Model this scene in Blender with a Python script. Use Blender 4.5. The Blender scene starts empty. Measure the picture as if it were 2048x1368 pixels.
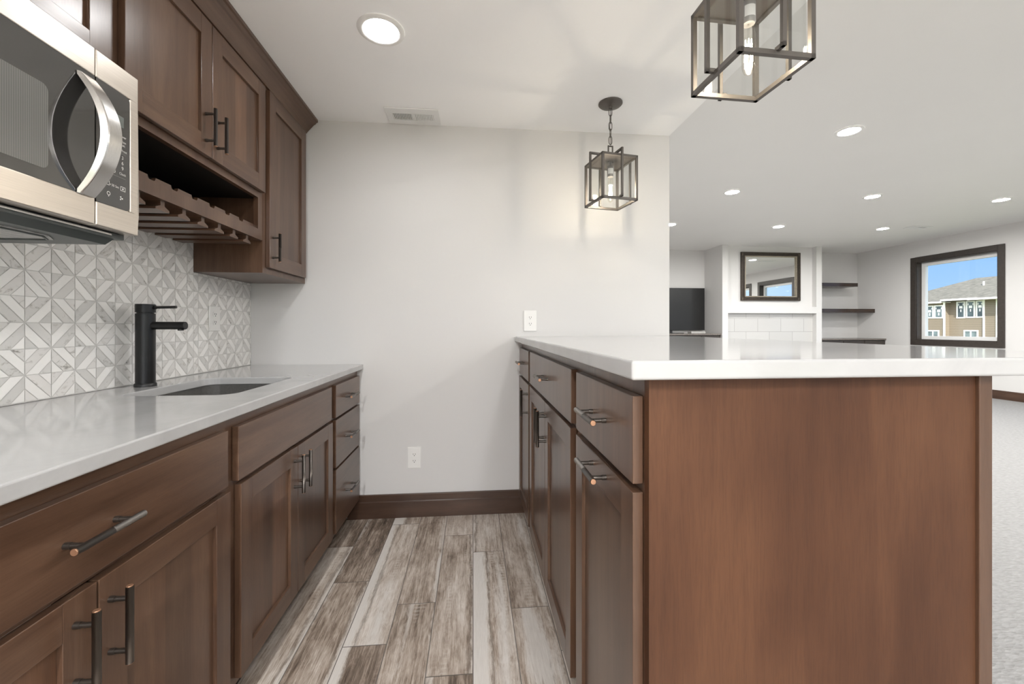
import bpy, bmesh, math, random
from mathutils import Vector, Matrix

random.seed(7)
SC = bpy.context.scene
COL = SC.collection

# ------------------------------------------------------------------ camera, world, sun, exposure
F_PX, CX, HORIZON = 835.0, 1024.0, 655.0
YAW = math.atan(78.0 / F_PX)
CAM_H = 1.131
cam_d = bpy.data.cameras.new('camera')
cam = bpy.data.objects.new('camera', cam_d)
COL.objects.link(cam)
cam.location = (0, 0, CAM_H)
cam.rotation_euler = (math.pi / 2, 0, -YAW)
cam_d.sensor_fit = 'HORIZONTAL'
cam_d.sensor_width = 36.0
cam_d.lens = F_PX / 2048.0 * 36.0
cam_d.shift_y = -(684.0 - HORIZON) / 2048.0
cam_d.clip_start = 0.02
cam_d.clip_end = 500
SC.camera = cam

SC.view_settings.view_transform = 'Standard'
SC.view_settings.look = 'None'
SC.view_settings.gamma = 1.0
SC.view_settings.use_curve_mapping = False
SC.view_settings.exposure = 1.90
try:
    SC.cycles.max_bounces = 12
    SC.cycles.diffuse_bounces = 7
    SC.cycles.glossy_bounces = 5
    SC.cycles.transparent_max_bounces = 16
    SC.cycles.transmission_bounces = 6
    SC.cycles.caustics_reflective = False
    SC.cycles.caustics_refractive = False
    SC.cycles.sample_clamp_indirect = 6.0
    SC.cycles.use_denoising = True
except Exception:
    pass

LAMP_LIVING = 172.0      # radiance of the downlight lenses in the living room
LAMP_KITCHEN = 26.0      # the light in the picture
FILL_AISLE = 325.0  # added unseen kitchen fill lights over the aisle, behind the viewer
FILL_SIDE = 150.0        # added unseen kitchen fill lights on the peninsula side
FILL_BACK = 95.0         # added unseen fill lights in the back of the living room      # radiance of the downlight lenses in the kitchen
SKY = 0.53

world = bpy.data.worlds.new('world')
SC.world = world
world.use_nodes = True
nt = world.node_tree
nt.nodes.clear()
wo = nt.nodes.new('ShaderNodeOutputWorld')
bg = nt.nodes.new('ShaderNodeBackground')
tc = nt.nodes.new('ShaderNodeTexCoord')
sx = nt.nodes.new('ShaderNodeSeparateXYZ')
cr = nt.nodes.new('ShaderNodeValToRGB')
cr.color_ramp.elements[0].position = 0.0
cr.color_ramp.elements[0].color = (0.28, 0.38, 0.54, 1)
cr.color_ramp.elements[1].position = 1.0
cr.color_ramp.elements[1].color = (0.13, 0.26, 0.55, 1)
for p, c in ((0.03, (0.25, 0.385, 0.59, 1)), (0.14, (0.17, 0.315, 0.58, 1))):
    e = cr.color_ramp.elements.new(p)
    e.color = c
nt.links.new(tc.outputs['Generated'], sx.inputs[0])
nt.links.new(sx.outputs['Z'], cr.inputs[0])
# hazy bright sky round the sun, which stands behind the viewer
SUN_AZ = Vector((-0.50, -0.85, 0.30)).normalized()
nm = nt.nodes.new('ShaderNodeVectorMath'); nm.operation = 'NORMALIZE'
dt = nt.nodes.new('ShaderNodeVectorMath'); dt.operation = 'DOT_PRODUCT'
mxn = nt.nodes.new('ShaderNodeMath'); mxn.operation = 'MAXIMUM'; mxn.inputs[1].default_value = 0.0
pw = nt.nodes.new('ShaderNodeMath'); pw.operation = 'POWER'; pw.inputs[1].default_value = 4.0
gl = nt.nodes.new('ShaderNodeMix'); gl.data_type = 'RGBA'; gl.blend_type = 'ADD'; gl.clamp_factor = False
GLOW = 5.5
gl.inputs[7].default_value = (GLOW, GLOW * 0.97, GLOW * 0.94, 1)
dt.inputs[1].default_value = SUN_AZ
nt.links.new(tc.outputs['Generated'], nm.inputs[0])
nt.links.new(nm.outputs[0], dt.inputs[0])
nt.links.new(dt.outputs['Value'], mxn.inputs[0])
nt.links.new(mxn.outputs[0], pw.inputs[0])
nt.links.new(pw.outputs[0], gl.inputs[0])
nt.links.new(cr.outputs[0], gl.inputs[6])
nt.links.new(gl.outputs[2], bg.inputs['Color'])
bg.inputs['Strength'].default_value = SKY
nt.links.new(bg.outputs[0], wo.inputs['Surface'])

sun_d = bpy.data.lights.new('sun', 'SUN')
sun_d.energy = 2.6
sun_d.angle = math.radians(1.0)
sun_d.color = (1.0, 0.95, 0.87)
sun = bpy.data.objects.new('sun', sun_d)
COL.objects.link(sun)
sun.rotation_euler = Vector((-0.45, -0.72, 0.53)).to_track_quat('Z', 'Y').to_euler()
sun.location = (-5, 0, 20)

# ------------------------------------------------------------------ mesh helper
WLOC = {}

class MB:
    def __init__(self):
        self.v, self.f, self.m, self.s = [], [], [], []
        self.attr = None

    def face(self, pts, m=0, smooth=False):
        b = len(self.v)
        self.v += [tuple(p) for p in pts]
        self.f.append(tuple(range(b, b + len(pts))))
        self.m.append(m)
        self.s.append(smooth)

    def poly(self, verts, faces, m=0, smooth=False):
        b = len(self.v)
        self.v += [tuple(p) for p in verts]
        for f in faces:
            self.f.append(tuple(b + i for i in f))
            self.m.append(m)
            self.s.append(smooth)

    def box(self, x0, x1, y0, y1, z0, z1, m=0):
        v = [(x0, y0, z0), (x1, y0, z0), (x1, y1, z0), (x0, y1, z0),
             (x0, y0, z1), (x1, y0, z1), (x1, y1, z1), (x0, y1, z1)]
        self.poly(v, [(0, 3, 2, 1), (4, 5, 6, 7), (0, 1, 5, 4), (1, 2, 6, 5), (2, 3, 7, 6), (3, 0, 4, 7)], m)

    def obox(self, c, ax, ay, az, m=0):
        """box centred at c with half-vectors ax, ay, az"""
        c, ax, ay, az = Vector(c), Vector(ax), Vector(ay), Vector(az)
        v = [c + sx_ * ax + sy_ * ay + sz_ * az for sz_ in (-1, 1) for sx_, sy_ in ((-1, -1), (1, -1), (1, 1), (-1, 1))]
        self.poly(v, [(0, 3, 2, 1), (4, 5, 6, 7), (0, 1, 5, 4), (1, 2, 6, 5), (2, 3, 7, 6), (3, 0, 4, 7)], m)

    def cyl(self, p0, p1, r, n=20, m=0, r1=None, capm=None, caps=True):
        p0, p1 = Vector(p0), Vector(p1)
        d = (p1 - p0).normalized()
        a = d.orthogonal().normalized()
        b = d.cross(a)
        r1 = r if r1 is None else r1
        ring0 = [p0 + r * (math.cos(2 * math.pi * i / n) * a + math.sin(2 * math.pi * i / n) * b) for i in range(n)]
        ring1 = [p1 + r1 * (math.cos(2 * math.pi * i / n) * a + math.sin(2 * math.pi * i / n) * b) for i in range(n)]
        self.poly(ring0 + ring1, [(i, (i + 1) % n, n + (i + 1) % n, n + i) for i in range(n)], m, True)
        if caps:
            cm = m if capm is None else capm
            self.face(list(reversed(ring0)), cm)
            self.face(ring1, cm)

    def lathe(self, c, prof, n=32, m=0, axis='z'):
        """prof: list of (r, z); closed where r = 0"""
        c = Vector(c)
        vs, fs = [], []
        for r, z in prof:
            for i in range(n):
                a = 2 * math.pi * i / n
                vs.append(c + Vector((r * math.cos(a), r * math.sin(a), z)))
        for k in range(len(prof) - 1):
            for i in range(n):
                j = (i + 1) % n
                fs.append((k * n + i, k * n + j, (k + 1) * n + j, (k + 1) * n + i))
        self.poly(vs, fs, m, True)

    def prism(self, pts, axis, a0, a1, m=0, smooth=False):
        """pts: 2-D outline in the two other axes (order x,y,z without axis)"""
        def mk(p, a):
            if axis == 0:
                return (a, p[0], p[1])
            if axis == 1:
                return (p[0], a, p[1])
            return (p[0], p[1], a)
        n = len(pts)
        vs = [mk(p, a0) for p in pts] + [mk(p, a1) for p in pts]
        fs = [tuple(reversed(range(n))), tuple(range(n, 2 * n))]
        self.poly(vs, fs, m)
        self.poly(vs, [(i, (i + 1) % n, n + (i + 1) % n, n + i) for i in range(n)], m, smooth)

    def tube(self, pts, r, n=10, m=0, closed=False):
        pts = [Vector(p) for p in pts]
        k = len(pts)
        rings = []
        prev = None
        for i, p in enumerate(pts):
            if closed:
                d = (pts[(i + 1) % k] - pts[i - 1]).normalized()
            else:
                d = (pts[min(i + 1, k - 1)] - pts[max(i - 1, 0)]).normalized()
            a = d.orthogonal().normalized() if prev is None else (prev - prev.dot(d) * d).normalized()
            prev = a
            b = d.cross(a)
            rings.append([p + r * (math.cos(2 * math.pi * j / n) * a + math.sin(2 * math.pi * j / n) * b) for j in range(n)])
        vs = [q for rg in rings for q in rg]
        fs = []
        for i in range(k if closed else k - 1):
            i2 = (i + 1) % k
            for j in range(n):
                j2 = (j + 1) % n
                fs.append((i * n + j, i * n + j2, i2 * n + j2, i2 * n + j))
        self.poly(vs, fs, m, True)
        if not closed:
            self.face(list(reversed(rings[0])), m)
            self.face(rings[-1], m)

    def build(self, name, mats, parent=None, loc=None, bevel=0.0, seg=2, recalc=True, angle=40):
        if not isinstance(mats, (list, tuple)):
            mats = [mats]
        if parent is not None:
            base = WLOC[parent.name]
        else:
            base = Vector(loc) if loc is not None else Vector((0, 0, 0))
            if loc is None and self.v:
                xs = [p[0] for p in self.v]; ys = [p[1] for p in self.v]; zs = [p[2] for p in self.v]
                base = Vector(((min(xs) + max(xs)) / 2, (min(ys) + max(ys)) / 2, min(zs)))
        me = bpy.data.meshes.new(name)
        me.from_pydata([Vector(p) - base for p in self.v], [], self.f)
        for mt in mats:
            me.materials.append(mt)
        for i, p in enumerate(me.polygons):
            p.material_index = self.m[i]
            p.use_smooth = self.s[i]
        if recalc:
            bm = bmesh.new()
            bm.from_mesh(me)
            bmesh.ops.remove_doubles(bm, verts=bm.verts, dist=1e-6)
            bmesh.ops.recalc_face_normals(bm, faces=bm.faces)
            bm.to_mesh(me)
            bm.free()
        if any(self.s):
            me.set_sharp_from_angle(angle=math.radians(angle))
        o = bpy.data.objects.new(name, me)
        COL.objects.link(o)
        if parent is not None:
            o.parent = parent
        else:
            o.location = base
        WLOC[o.name] = base
        if bevel > 0:
            b = o.modifiers.new('edge', 'BEVEL')
            b.width = bevel
            b.segments = seg
            b.limit_method = 'ANGLE'
            b.angle_limit = math.radians(35)
            b.harden_normals = False
        return o

def empty(name, loc):
    o = bpy.data.objects.new(name, None)
    o.location = loc
    o.empty_display_size = 0.05
    COL.objects.link(o)
    WLOC[o.name] = Vector(loc)
    return o

def tag(o, label, cat, group=None):
    o['label'] = label
    o['category'] = cat
    if group:
        o['group'] = group
    return o

def struct(o, label=None, cat=None):
    o['kind'] = 'structure'
    if label:
        o['label'] = label
    if cat:
        o['category'] = cat
    return o

def copy_tree(o, parent=None):
    c = o.copy()
    COL.objects.link(c)
    if parent is not None:
        c.parent = parent
    WLOC[c.name] = WLOC[o.name].copy()
    for ch in list(o.children):
        copy_tree(ch, c)
    return c

def box(name, mat, x0, x1, y0, y1, z0, z1, parent=None, loc=None, bevel=0.0):
    m = MB()
    m.box(x0, x1, y0, y1, z0, z1)
    return m.build(name, mat, parent, loc, bevel)

# ------------------------------------------------------------------ materials
def new_mat(name):
    m = bpy.data.materials.new(name)
    m.use_nodes = True
    n = m.node_tree
    n.nodes.clear()
    out = n.nodes.new('ShaderNodeOutputMaterial')
    return m, n, out

def N(n, t, **kw):
    x = n.nodes.new(t)
    for k, v in kw.items():
        setattr(x, k, v)
    return x

def L(n, a, b):
    n.links.new(a, b)

def ramp(n, stops):
    r = N(n, 'ShaderNodeValToRGB')
    els = r.color_ramp.elements
    els[0].position, els[0].color = stops[0][0], (*stops[0][1], 1)
    els[1].position, els[1].color = stops[-1][0], (*stops[-1][1], 1)
    for p, c in stops[1:-1]:
        e = els.new(p)
        e.color = (*c, 1)
    return r

def math_n(n, op, a, b=None):
    x = N(n, 'ShaderNodeMath', operation=op)
    for i, v in enumerate((a, b)):
        if v is None:
            continue
        if isinstance(v, (int, float)):
            x.inputs[i].default_value = v
        else:
            L(n, v, x.inputs[i])
    return x.outputs[0]

def mixc(n, fac, a, b, blend='MIX'):
    x = N(n, 'ShaderNodeMix', data_type='RGBA', blend_type=blend)
    for s, v in ((0, fac), (6, a), (7, b)):
        if isinstance(v, (int, float)):
            x.inputs[s].default_value = v
        elif isinstance(v, tuple):
            x.inputs[s].default_value = (*v, 1) if len(v) == 3 else v
        else:
            L(n, v, x.inputs[s])
    return x.outputs[2]

def noise(n, vec, scale, detail=3, rough=0.5, dist=0.0):
    x = N(n, 'ShaderNodeTexNoise')
    x.inputs['Scale'].default_value = scale
    x.inputs['Detail'].default_value = detail
    x.inputs['Roughness'].default_value = rough
    x.inputs['Distortion'].default_value = dist
    if vec is not None:
        L(n, vec, x.inputs['Vector'])
    return x.outputs['Fac']

def world_pos(n, scale=(1, 1, 1), rnd=True):
    g = N(n, 'ShaderNodeNewGeometry')
    v = g.outputs['Position']
    if rnd:
        oi = N(n, 'ShaderNodeObjectInfo')
        cx = N(n, 'ShaderNodeCombineXYZ')
        k = math_n(n, 'MULTIPLY', oi.outputs['Random'], 9.0)
        for i in range(3):
            L(n, k, cx.inputs[i])
        a = N(n, 'ShaderNodeVectorMath', operation='ADD')
        L(n, v, a.inputs[0]); L(n, cx.outputs[0], a.inputs[1])
        v = a.outputs[0]
    if scale != (1, 1, 1):
        s = N(n, 'ShaderNodeVectorMath', operation='MULTIPLY')
        L(n, v, s.inputs[0])
        s.inputs[1].default_value = scale
        v = s.outputs[0]
    return v

def bsdf(n, out, color=None, rough=0.5, metal=0.0, **kw):
    b = N(n, 'ShaderNodeBsdfPrincipled')
    if isinstance(color, tuple):
        b.inputs['Base Color'].default_value = (*color, 1)
    elif color is not None:
        L(n, color, b.inputs['Base Color'])
    if isinstance(rough, (int, float)):
        b.inputs['Roughness'].default_value = rough
    else:
        L(n, rough, b.inputs['Roughness'])
    b.inputs['Metallic'].default_value = metal
    for k, v in kw.items():
        b.inputs[k.replace('_', ' ')].default_value = v
    L(n, b.outputs[0], out.inputs['Surface'])
    return b

def bump(n, b, height, strength=0.2, dist=0.002):
    x = N(n, 'ShaderNodeBump')
    x.inputs['Strength'].default_value = strength
    x.inputs['Distance'].default_value = dist
    L(n, height, x.inputs['Height'])
    L(n, x.outputs[0], b.inputs['Normal'])

def plain(name, color, rough=0.5, metal=0.0, var=0.06, vscale=9.0, **kw):
    m, n, out = new_mat(name)
    v = world_pos(n)
    f = noise(n, v, vscale, 3)
    r = ramp(n, [(0.3, tuple(c * (1 - var) for c in color)), (0.7, tuple(min(1, c * (1 + var)) for c in color))])
    L(n, f, r.inputs[0])
    bsdf(n, out, r.outputs[0], rough, metal, **kw)
    return m

def emit(name, color, s):
    m, n, out = new_mat(name)
    e = N(n, 'ShaderNodeEmission')
    e.inputs[0].default_value = (*color, 1)
    e.inputs[1].default_value = s
    L(n, e.outputs[0], out.inputs['Surface'])
    return m

def paint(name, color, bscale=60, bstr=0.06):
    m, n, out = new_mat(name)
    v = world_pos(n, rnd=False)
    f = noise(n, v, 1.3, 2)
    r = ramp(n, [(0.3, tuple(c * 0.985 for c in color)), (0.7, color)])
    L(n, f, r.inputs[0])
    b = bsdf(n, out, r.outputs[0], 0.6)
    b.inputs['Specular IOR Level'].default_value = 0.3
    h = noise(n, v, bscale, 4)
    bump(n, b, h, bstr, 0.002)
    return m

WOOD_D, WOOD_M, WOOD_L = (0.066, 0.033, 0.0195), (0.104, 0.056, 0.034), (0.158, 0.092, 0.057)

def wood(name, axis='z', k=1.0, strips=None, mottle=0.5, rough=0.29, tint=(1, 1, 1), coat=0.2, gw=0.55):
    """stained cherry / maple; axis = direction of the grain"""
    m, n, out = new_mat(name)
    s = {'z': (20, 20, 1.1), 'y': (20, 1.1, 20), 'x': (1.1, 20, 20)}[axis]
    v = world_pos(n, s)
    f1 = noise(n, v, 1.0, 6, 0.6, 0.7)
    s2 = {'z': (420, 420, 22), 'y': (420, 22, 420), 'x': (22, 420, 420)}[axis]
    f2 = noise(n, world_pos(n, s2), 1.0, 2, 0.6)
    s3 = {'z': (4, 4, 1.7), 'y': (4, 1.7, 4), 'x': (1.7, 4, 4)}[axis]
    f3 = noise(n, world_pos(n, s3), 1.0, 3, 0.55, 0.4)
    g = math_n(n, 'ADD', math_n(n, 'MULTIPLY', f1, gw), math_n(n, 'MULTIPLY', f3, (1 - gw) if mottle > 0.9 else 0.45))
    sc = lambda c: tuple(a * k * t for a, t in zip(c, tint))
    r = ramp(n, [(0.33, sc(WOOD_D)), (0.5, sc(WOOD_M)), (0.70, sc(WOOD_L))])
    L(n, g, r.inputs[0])
    col = r.outputs[0]
    pr = ramp(n, [(0.35, (0.88, 0.87, 0.86)), (0.55, (1, 1, 1))])
    L(n, f2, pr.inputs[0])
    col = mixc(n, 1.0, col, pr.outputs[0], 'MULTIPLY')
    if strips:
        sep = N(n, 'ShaderNodeSeparateXYZ')
        L(n, world_pos(n), sep.inputs[0])
        q = math_n(n, 'FLOOR', math_n(n, 'DIVIDE', sep.outputs[strips[0]], strips[1]))
        wn = N(n, 'ShaderNodeTexWhiteNoise', noise_dimensions='1D')
        L(n, q, wn.inputs['W'])
        rr = ramp(n, [(0.0, (0.80, 0.80, 0.80)), (0.7, (1.05, 1.05, 1.05)), (1.0, (1.45, 1.38, 1.3))])
        L(n, wn.outputs['Value'], rr.inputs[0])
        col = mixc(n, 1.0, col, rr.outputs[0], 'MULTIPLY')
    b = bsdf(n, out, col, rough)
    b.inputs['Coat Weight'].default_value = coat
    b.inputs['Specular IOR Level'].default_value = 0.5 if coat else 0.3
    b.inputs['Coat Roughness'].default_value = 0.24
    bump(n, b, f2, 0.08, 0.0006)
    return m

M = {}
M['wall'] = paint('wall_paint', (0.675, 0.665, 0.655))
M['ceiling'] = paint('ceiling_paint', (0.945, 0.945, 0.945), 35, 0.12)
M['ceiling_dimmed'] = paint('ceiling_dimmed_living', (0.84, 0.828, 0.81), 35, 0.12)  # darker than the kitchen ceiling; the dimmer light is put into its colour
M['wood_v'] = wood('wood_vertical', 'z')
M['wood_h'] = wood('wood_horizontal', 'y')
M['wood_x'] = wood('wood_crosswise', 'x')
M['wood_panel'] = wood('wood_panel', 'z', 1.0, strips=(1, 0.085))
M['wood_panel_x'] = wood('wood_end_panel', 'z', 0.54, mottle=1.0, rough=0.5, tint=(1.30, 0.98, 0.74), coat=0.0, gw=0.30)
M['trimwood'] = wood('wood_trim', 'x', 0.62, tint=(1, 0.95, 0.95))
M['trimwood_y'] = wood('wood_trim_long', 'y', 0.62, tint=(1, 0.95, 0.95))
M['casing'] = plain('casing_stain', (0.042, 0.034, 0.029), 0.4, var=0.18, vscale=30)
M['shelfwood'] = wood('wood_shelf', 'x', 0.35, rough=0.22)
M['toe'] = plain('toe_kick_dark', (0.022, 0.013, 0.010), 0.6)
M['cubby_shade'] = plain('cubby_shade_black', (0.006, 0.005, 0.0045), 0.6)  # shade inside the wine cubby, put into a near-black colour
M['bronze'] = plain('oil_rubbed_bronze', (0.135, 0.12, 0.107), 0.34, 0.95)
M['copper'] = plain('worn_copper_edge', (0.62, 0.36, 0.23), 0.35, 0.85)
M['lantern'] = plain('lantern_bronze', (0.125, 0.112, 0.101), 0.45, 0.5)
M['black_metal'] = plain('matte_black', (0.014, 0.014, 0.0145), 0.33, 0.3)
M['white_plastic'] = plain('white_plastic', (0.82, 0.81, 0.79), 0.35, var=0.01)
M['socket_dark'] = plain('slot_dark', (0.03, 0.03, 0.03), 0.6)
M['vinyl'] = plain('white_vinyl', (0.80, 0.80, 0.79), 0.4, var=0.01)
M['granite'] = plain('speckled_granite', (0.16, 0.14, 0.125), 0.2, var=0.9, vscale=140)
M['screen'] = plain('screen_black', (0.012, 0.012, 0.012), 0.28, var=0.5, vscale=220)
M['silver'] = plain('silver_grey_plastic', (0.42, 0.41, 0.39), 0.4)
M['sink'] = plain('composite_sink', (0.075, 0.072, 0.068), 0.5, var=0.15, vscale=120)
M['charcoal'] = plain('charcoal_paint', (0.050, 0.058, 0.056), 0.35)
M['filter'] = plain('filter_mesh', (0.42, 0.42, 0.41), 0.4, 0.6, var=0.25, vscale=60)
M['rubber'] = plain('dark_gap', (0.012, 0.012, 0.012), 0.5)
M['lens_l'] = emit('lens_living', (1.0, 0.985, 0.96), LAMP_LIVING)
M['lens_k'] = emit('lens_kitchen', (1.0, 1.0, 1.0), LAMP_KITCHEN)
M['fill_a'] = emit('fill_lens_aisle', (1.0, 1.0, 1.0), FILL_AISLE)
M['fill_s'] = emit('fill_lens_side', (1.0, 1.0, 1.0), FILL_SIDE)
M['fill_b'] = emit('fill_lens_back', (1.0, 0.985, 0.96), FILL_BACK)
M['filament'] = emit('filament_glow', (1.0, 0.88, 0.70), 190.0)
M['socket_grey'] = plain('socket_grey', (0.30, 0.29, 0.28), 0.45, 0.3)

def steel_mat():
    m, n, out = new_mat('brushed_steel')
    v = world_pos(n, (6, 6, 900))
    f = noise(n, v, 1.0, 2)
    r = ramp(n, [(0.3, (0.60, 0.545, 0.485)), (0.7, (0.70, 0.64, 0.57))])
    L(n, f, r.inputs[0])
    rr = math_n(n, 'ADD', math_n(n, 'MULTIPLY', f, 0.12), 0.27)
    b = bsdf(n, out, r.outputs[0], rr, 0.95)
    return m
M['steel'] = steel_mat()
def steel_h():
    m, n, out = new_mat('handle_steel')
    f = noise(n, world_pos(n, (900, 900, 6)), 1.0, 2)
    r = ramp(n, [(0.3, (0.58, 0.57, 0.55)), (0.7, (0.70, 0.69, 0.67))])
    L(n, f, r.inputs[0])
    bsdf(n, out, r.outputs[0], 0.24, 0.95)
    return m
M['handle_steel'] = steel_h()

def quartz():
    m, n, out = new_mat('white_quartz')
    v = world_pos(n, rnd=False)
    f = noise(n, v, 3.0, 6, 0.6, 1.2)
    r = ramp(n, [(0.35, (0.40, 0.399, 0.397)), (0.55, (0.445, 0.444, 0.442)), (0.75, (0.46, 0.459, 0.458))])
    L(n, f, r.inputs[0])
    b = bsdf(n, out, r.outputs[0], 0.09)
    b.inputs['IOR'].default_value = 1.55
    return m
M['quartz'] = quartz()

def marble(name, c0, c1, veins):
    m, n, out = new_mat(name)
    at = N(n, 'ShaderNodeAttribute', attribute_name='tile_random')
    cx = N(n, 'ShaderNodeCombineXYZ')
    k = math_n(n, 'MULTIPLY', at.outputs['Fac'], 37.0)
    for i in range(3):
        L(n, k, cx.inputs[i])
    a = N(n, 'ShaderNodeVectorMath', operation='ADD')
    L(n, world_pos(n, (1, 26, 40), rnd=False), a.inputs[0]); L(n, cx.outputs[0], a.inputs[1])
    f = noise(n, a.outputs[0], 0.7, 6, 0.65, 1.6)
    vr = ramp(n, [(0.30, (0.30, 0.29, 0.27)), (0.36, (0.74, 0.73, 0.71)), (0.45, (1, 1, 1))])
    L(n, f, vr.inputs[0])
    base = mixc(n, at.outputs['Fac'], c0, c1)
    col = mixc(n, veins, base, mixc(n, 1.0, base, vr.outputs[0], 'MULTIPLY'))
    bsdf(n, out, col, 0.32)
    return m
M['tile_white'] = marble('tile_white', (0.87, 0.855, 0.83), (0.91, 0.895, 0.87), 0.06)
M['tile_grey'] = marble('tile_grey', (0.66, 0.65, 0.63), (0.79, 0.77, 0.745), 1.0)
M['grout'] = plain('grout', (0.64, 0.63, 0.605), 0.8)

def floor_mat():
    m, n, out = new_mat('weathered_plank_tile')
    at = N(n, 'ShaderNodeAttribute', attribute_name='plank_random')
    uu = N(n, 'ShaderNodeAttribute', attribute_name='plank_u')
    cx = N(n, 'ShaderNodeCombineXYZ')
    k = math_n(n, 'MULTIPLY', at.outputs['Fac'], 53.0)
    for i in range(3):
        L(n, k, cx.inputs[i])
    def vec(s):
        a = N(n, 'ShaderNodeVectorMath', operation='ADD')
        L(n, world_pos(n, s, rnd=False), a.inputs[0]); L(n, cx.outputs[0], a.inputs[1])
        return a.outputs[0]
    grain = noise(n, vec((95, 3.2, 1)), 1.0, 6, 0.72, 0.5)
    fine = noise(n, vec((430, 16, 1)), 1.0, 3, 0.7)
    blotch = noise(n, vec((11, 2.6, 1)), 1.0, 5, 0.62, 0.6)
    band = noise(n, vec((7.0, 0.5, 1)), 1.0, 4, 0.55, 0.3)
    mid = noise(n, vec((38, 11, 1)), 1.0, 6, 0.75, 0.8)
    g = math_n(n, 'ADD', math_n(n, 'MULTIPLY', grain, 0.26), math_n(n, 'MULTIPLY', blotch, 0.30))
    g = math_n(n, 'ADD', g, math_n(n, 'MULTIPLY', mid, 0.20))
    g = math_n(n, 'ADD', g, math_n(n, 'MULTIPLY', fine, 0.24))
    wn = N(n, 'ShaderNodeTexWhiteNoise', noise_dimensions='1D')
    L(n, k, wn.inputs['W'])
    g = math_n(n, 'ADD', g, math_n(n, 'MULTIPLY', math_n(n, 'SUBTRACT', wn.outputs['Value'], 0.5), 0.12))
    r = ramp(n, [(0.36, (0.075, 0.053, 0.040)), (0.43, (0.19, 0.145, 0.112)), (0.49, (0.37, 0.30, 0.245)), (0.55, (0.54, 0.475, 0.415)), (0.63, (0.72, 0.67, 0.62))])
    L(n, g, r.inputs[0])
    # whitewashed streaks along a plank
    wsum = math_n(n, 'ADD', band, math_n(n, 'MULTIPLY', math_n(n, 'SUBTRACT', mid, 0.5), 0.16))
    wr = ramp(n, [(0.565, (0, 0, 0)), (0.63, (1, 1, 1))])
    L(n, wsum, wr.inputs[0])
    # whitewashed band along one long edge of many planks, with a ragged border
    edge = noise(n, vec((28, 5, 1)), 1.0, 8, 0.78)
    eu = math_n(n, 'ADD', uu.outputs['Fac'], math_n(n, 'MULTIPLY', math_n(n, 'SUBTRACT', edge, 0.5), 0.42))
    w2 = N(n, 'ShaderNodeTexWhiteNoise', noise_dimensions='1D')
    L(n, math_n(n, 'ADD', k, 3.7), w2.inputs['W'])
    thr = math_n(n, 'ADD', math_n(n, 'MULTIPLY', w2.outputs['Value'], 1.25), 0.50)
    er = ramp(n, [(0.0, (0, 0, 0)), (0.10, (1, 1, 1))])
    L(n, math_n(n, 'SUBTRACT', eu, thr), er.inputs[0])
    # dark ragged rim just beside the band
    dk = ramp(n, [(0.0, (0, 0, 0)), (0.08, (1, 1, 1)), (0.12, (0, 0, 0))])
    L(n, math_n(n, 'ADD', math_n(n, 'SUBTRACT', eu, thr), 0.09), dk.inputs[0])
    body = mixc(n, math_n(n, 'MULTIPLY', dk.outputs[0], 0.55), r.outputs[0], (0.10, 0.075, 0.058))
    white = mixc(n, fine, (0.58, 0.545, 0.505), (0.76, 0.73, 0.695))
    wfac = math_n(n, 'MAXIMUM', math_n(n, 'MULTIPLY', wr.outputs[0], 0.8), math_n(n, 'MULTIPLY', er.outputs[0], 0.95))
    col = mixc(n, wfac, body, white)
    # saw marks: fine cross ridges in patches
    sep = N(n, 'ShaderNodeSeparateXYZ'); L(n, world_pos(n, rnd=False), sep.inputs[0])
    sm = math_n(n, 'SINE', math_n(n, 'ADD', math_n(n, 'MULTIPLY', sep.outputs[1], 300.0), math_n(n, 'MULTIPLY', mid, 5.0)))
    pm = noise(n, vec((16, 1.3, 1)), 1.0, 2)
    pr = ramp(n, [(0.60, (0, 0, 0)), (0.68, (1, 1, 1))]); L(n, pm, pr.inputs[0])
    sfac = math_n(n, 'MULTIPLY', math_n(n, 'MULTIPLY', math_n(n, 'MAXIMUM', sm, 0.0), pr.outputs[0]), 0.45)
    col = mixc(n, sfac, col, (0.62, 0.58, 0.53))
    b = bsdf(n, out, col, 0.42)
    b.inputs['Specular IOR Level'].default_value = 0.35
    bump(n, b, grain, 0.25, 0.0012)
    return m
M['floor'] = floor_mat()
M['floor_grout'] = plain('floor_grout', (0.17, 0.15, 0.135), 0.85)

def carpet_mat():
    m, n, out = new_mat('loop_carpet')
    v = world_pos(n, (40, 95, 40), rnd=False)
    vo = N(n, 'ShaderNodeTexVoronoi')
    L(n, v, vo.inputs['Vector']); vo.inputs['Scale'].default_value = 1.0
    f = noise(n, world_pos(n, (30, 70, 30), rnd=False), 1.0, 4)
    r = ramp(n, [(0.3, (0.235, 0.232, 0.229)), (0.7, (0.30, 0.297, 0.294))])
    L(n, f, r.inputs[0])
    b = bsdf(n, out, r.outputs[0], 0.95)
    b.inputs['Specular IOR Level'].default_value = 0.1
    bump(n, b, math_n(n, 'ADD', vo.outputs['Distance'], f), 0.7, 0.006)
    return m
M['carpet'] = carpet_mat()

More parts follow.
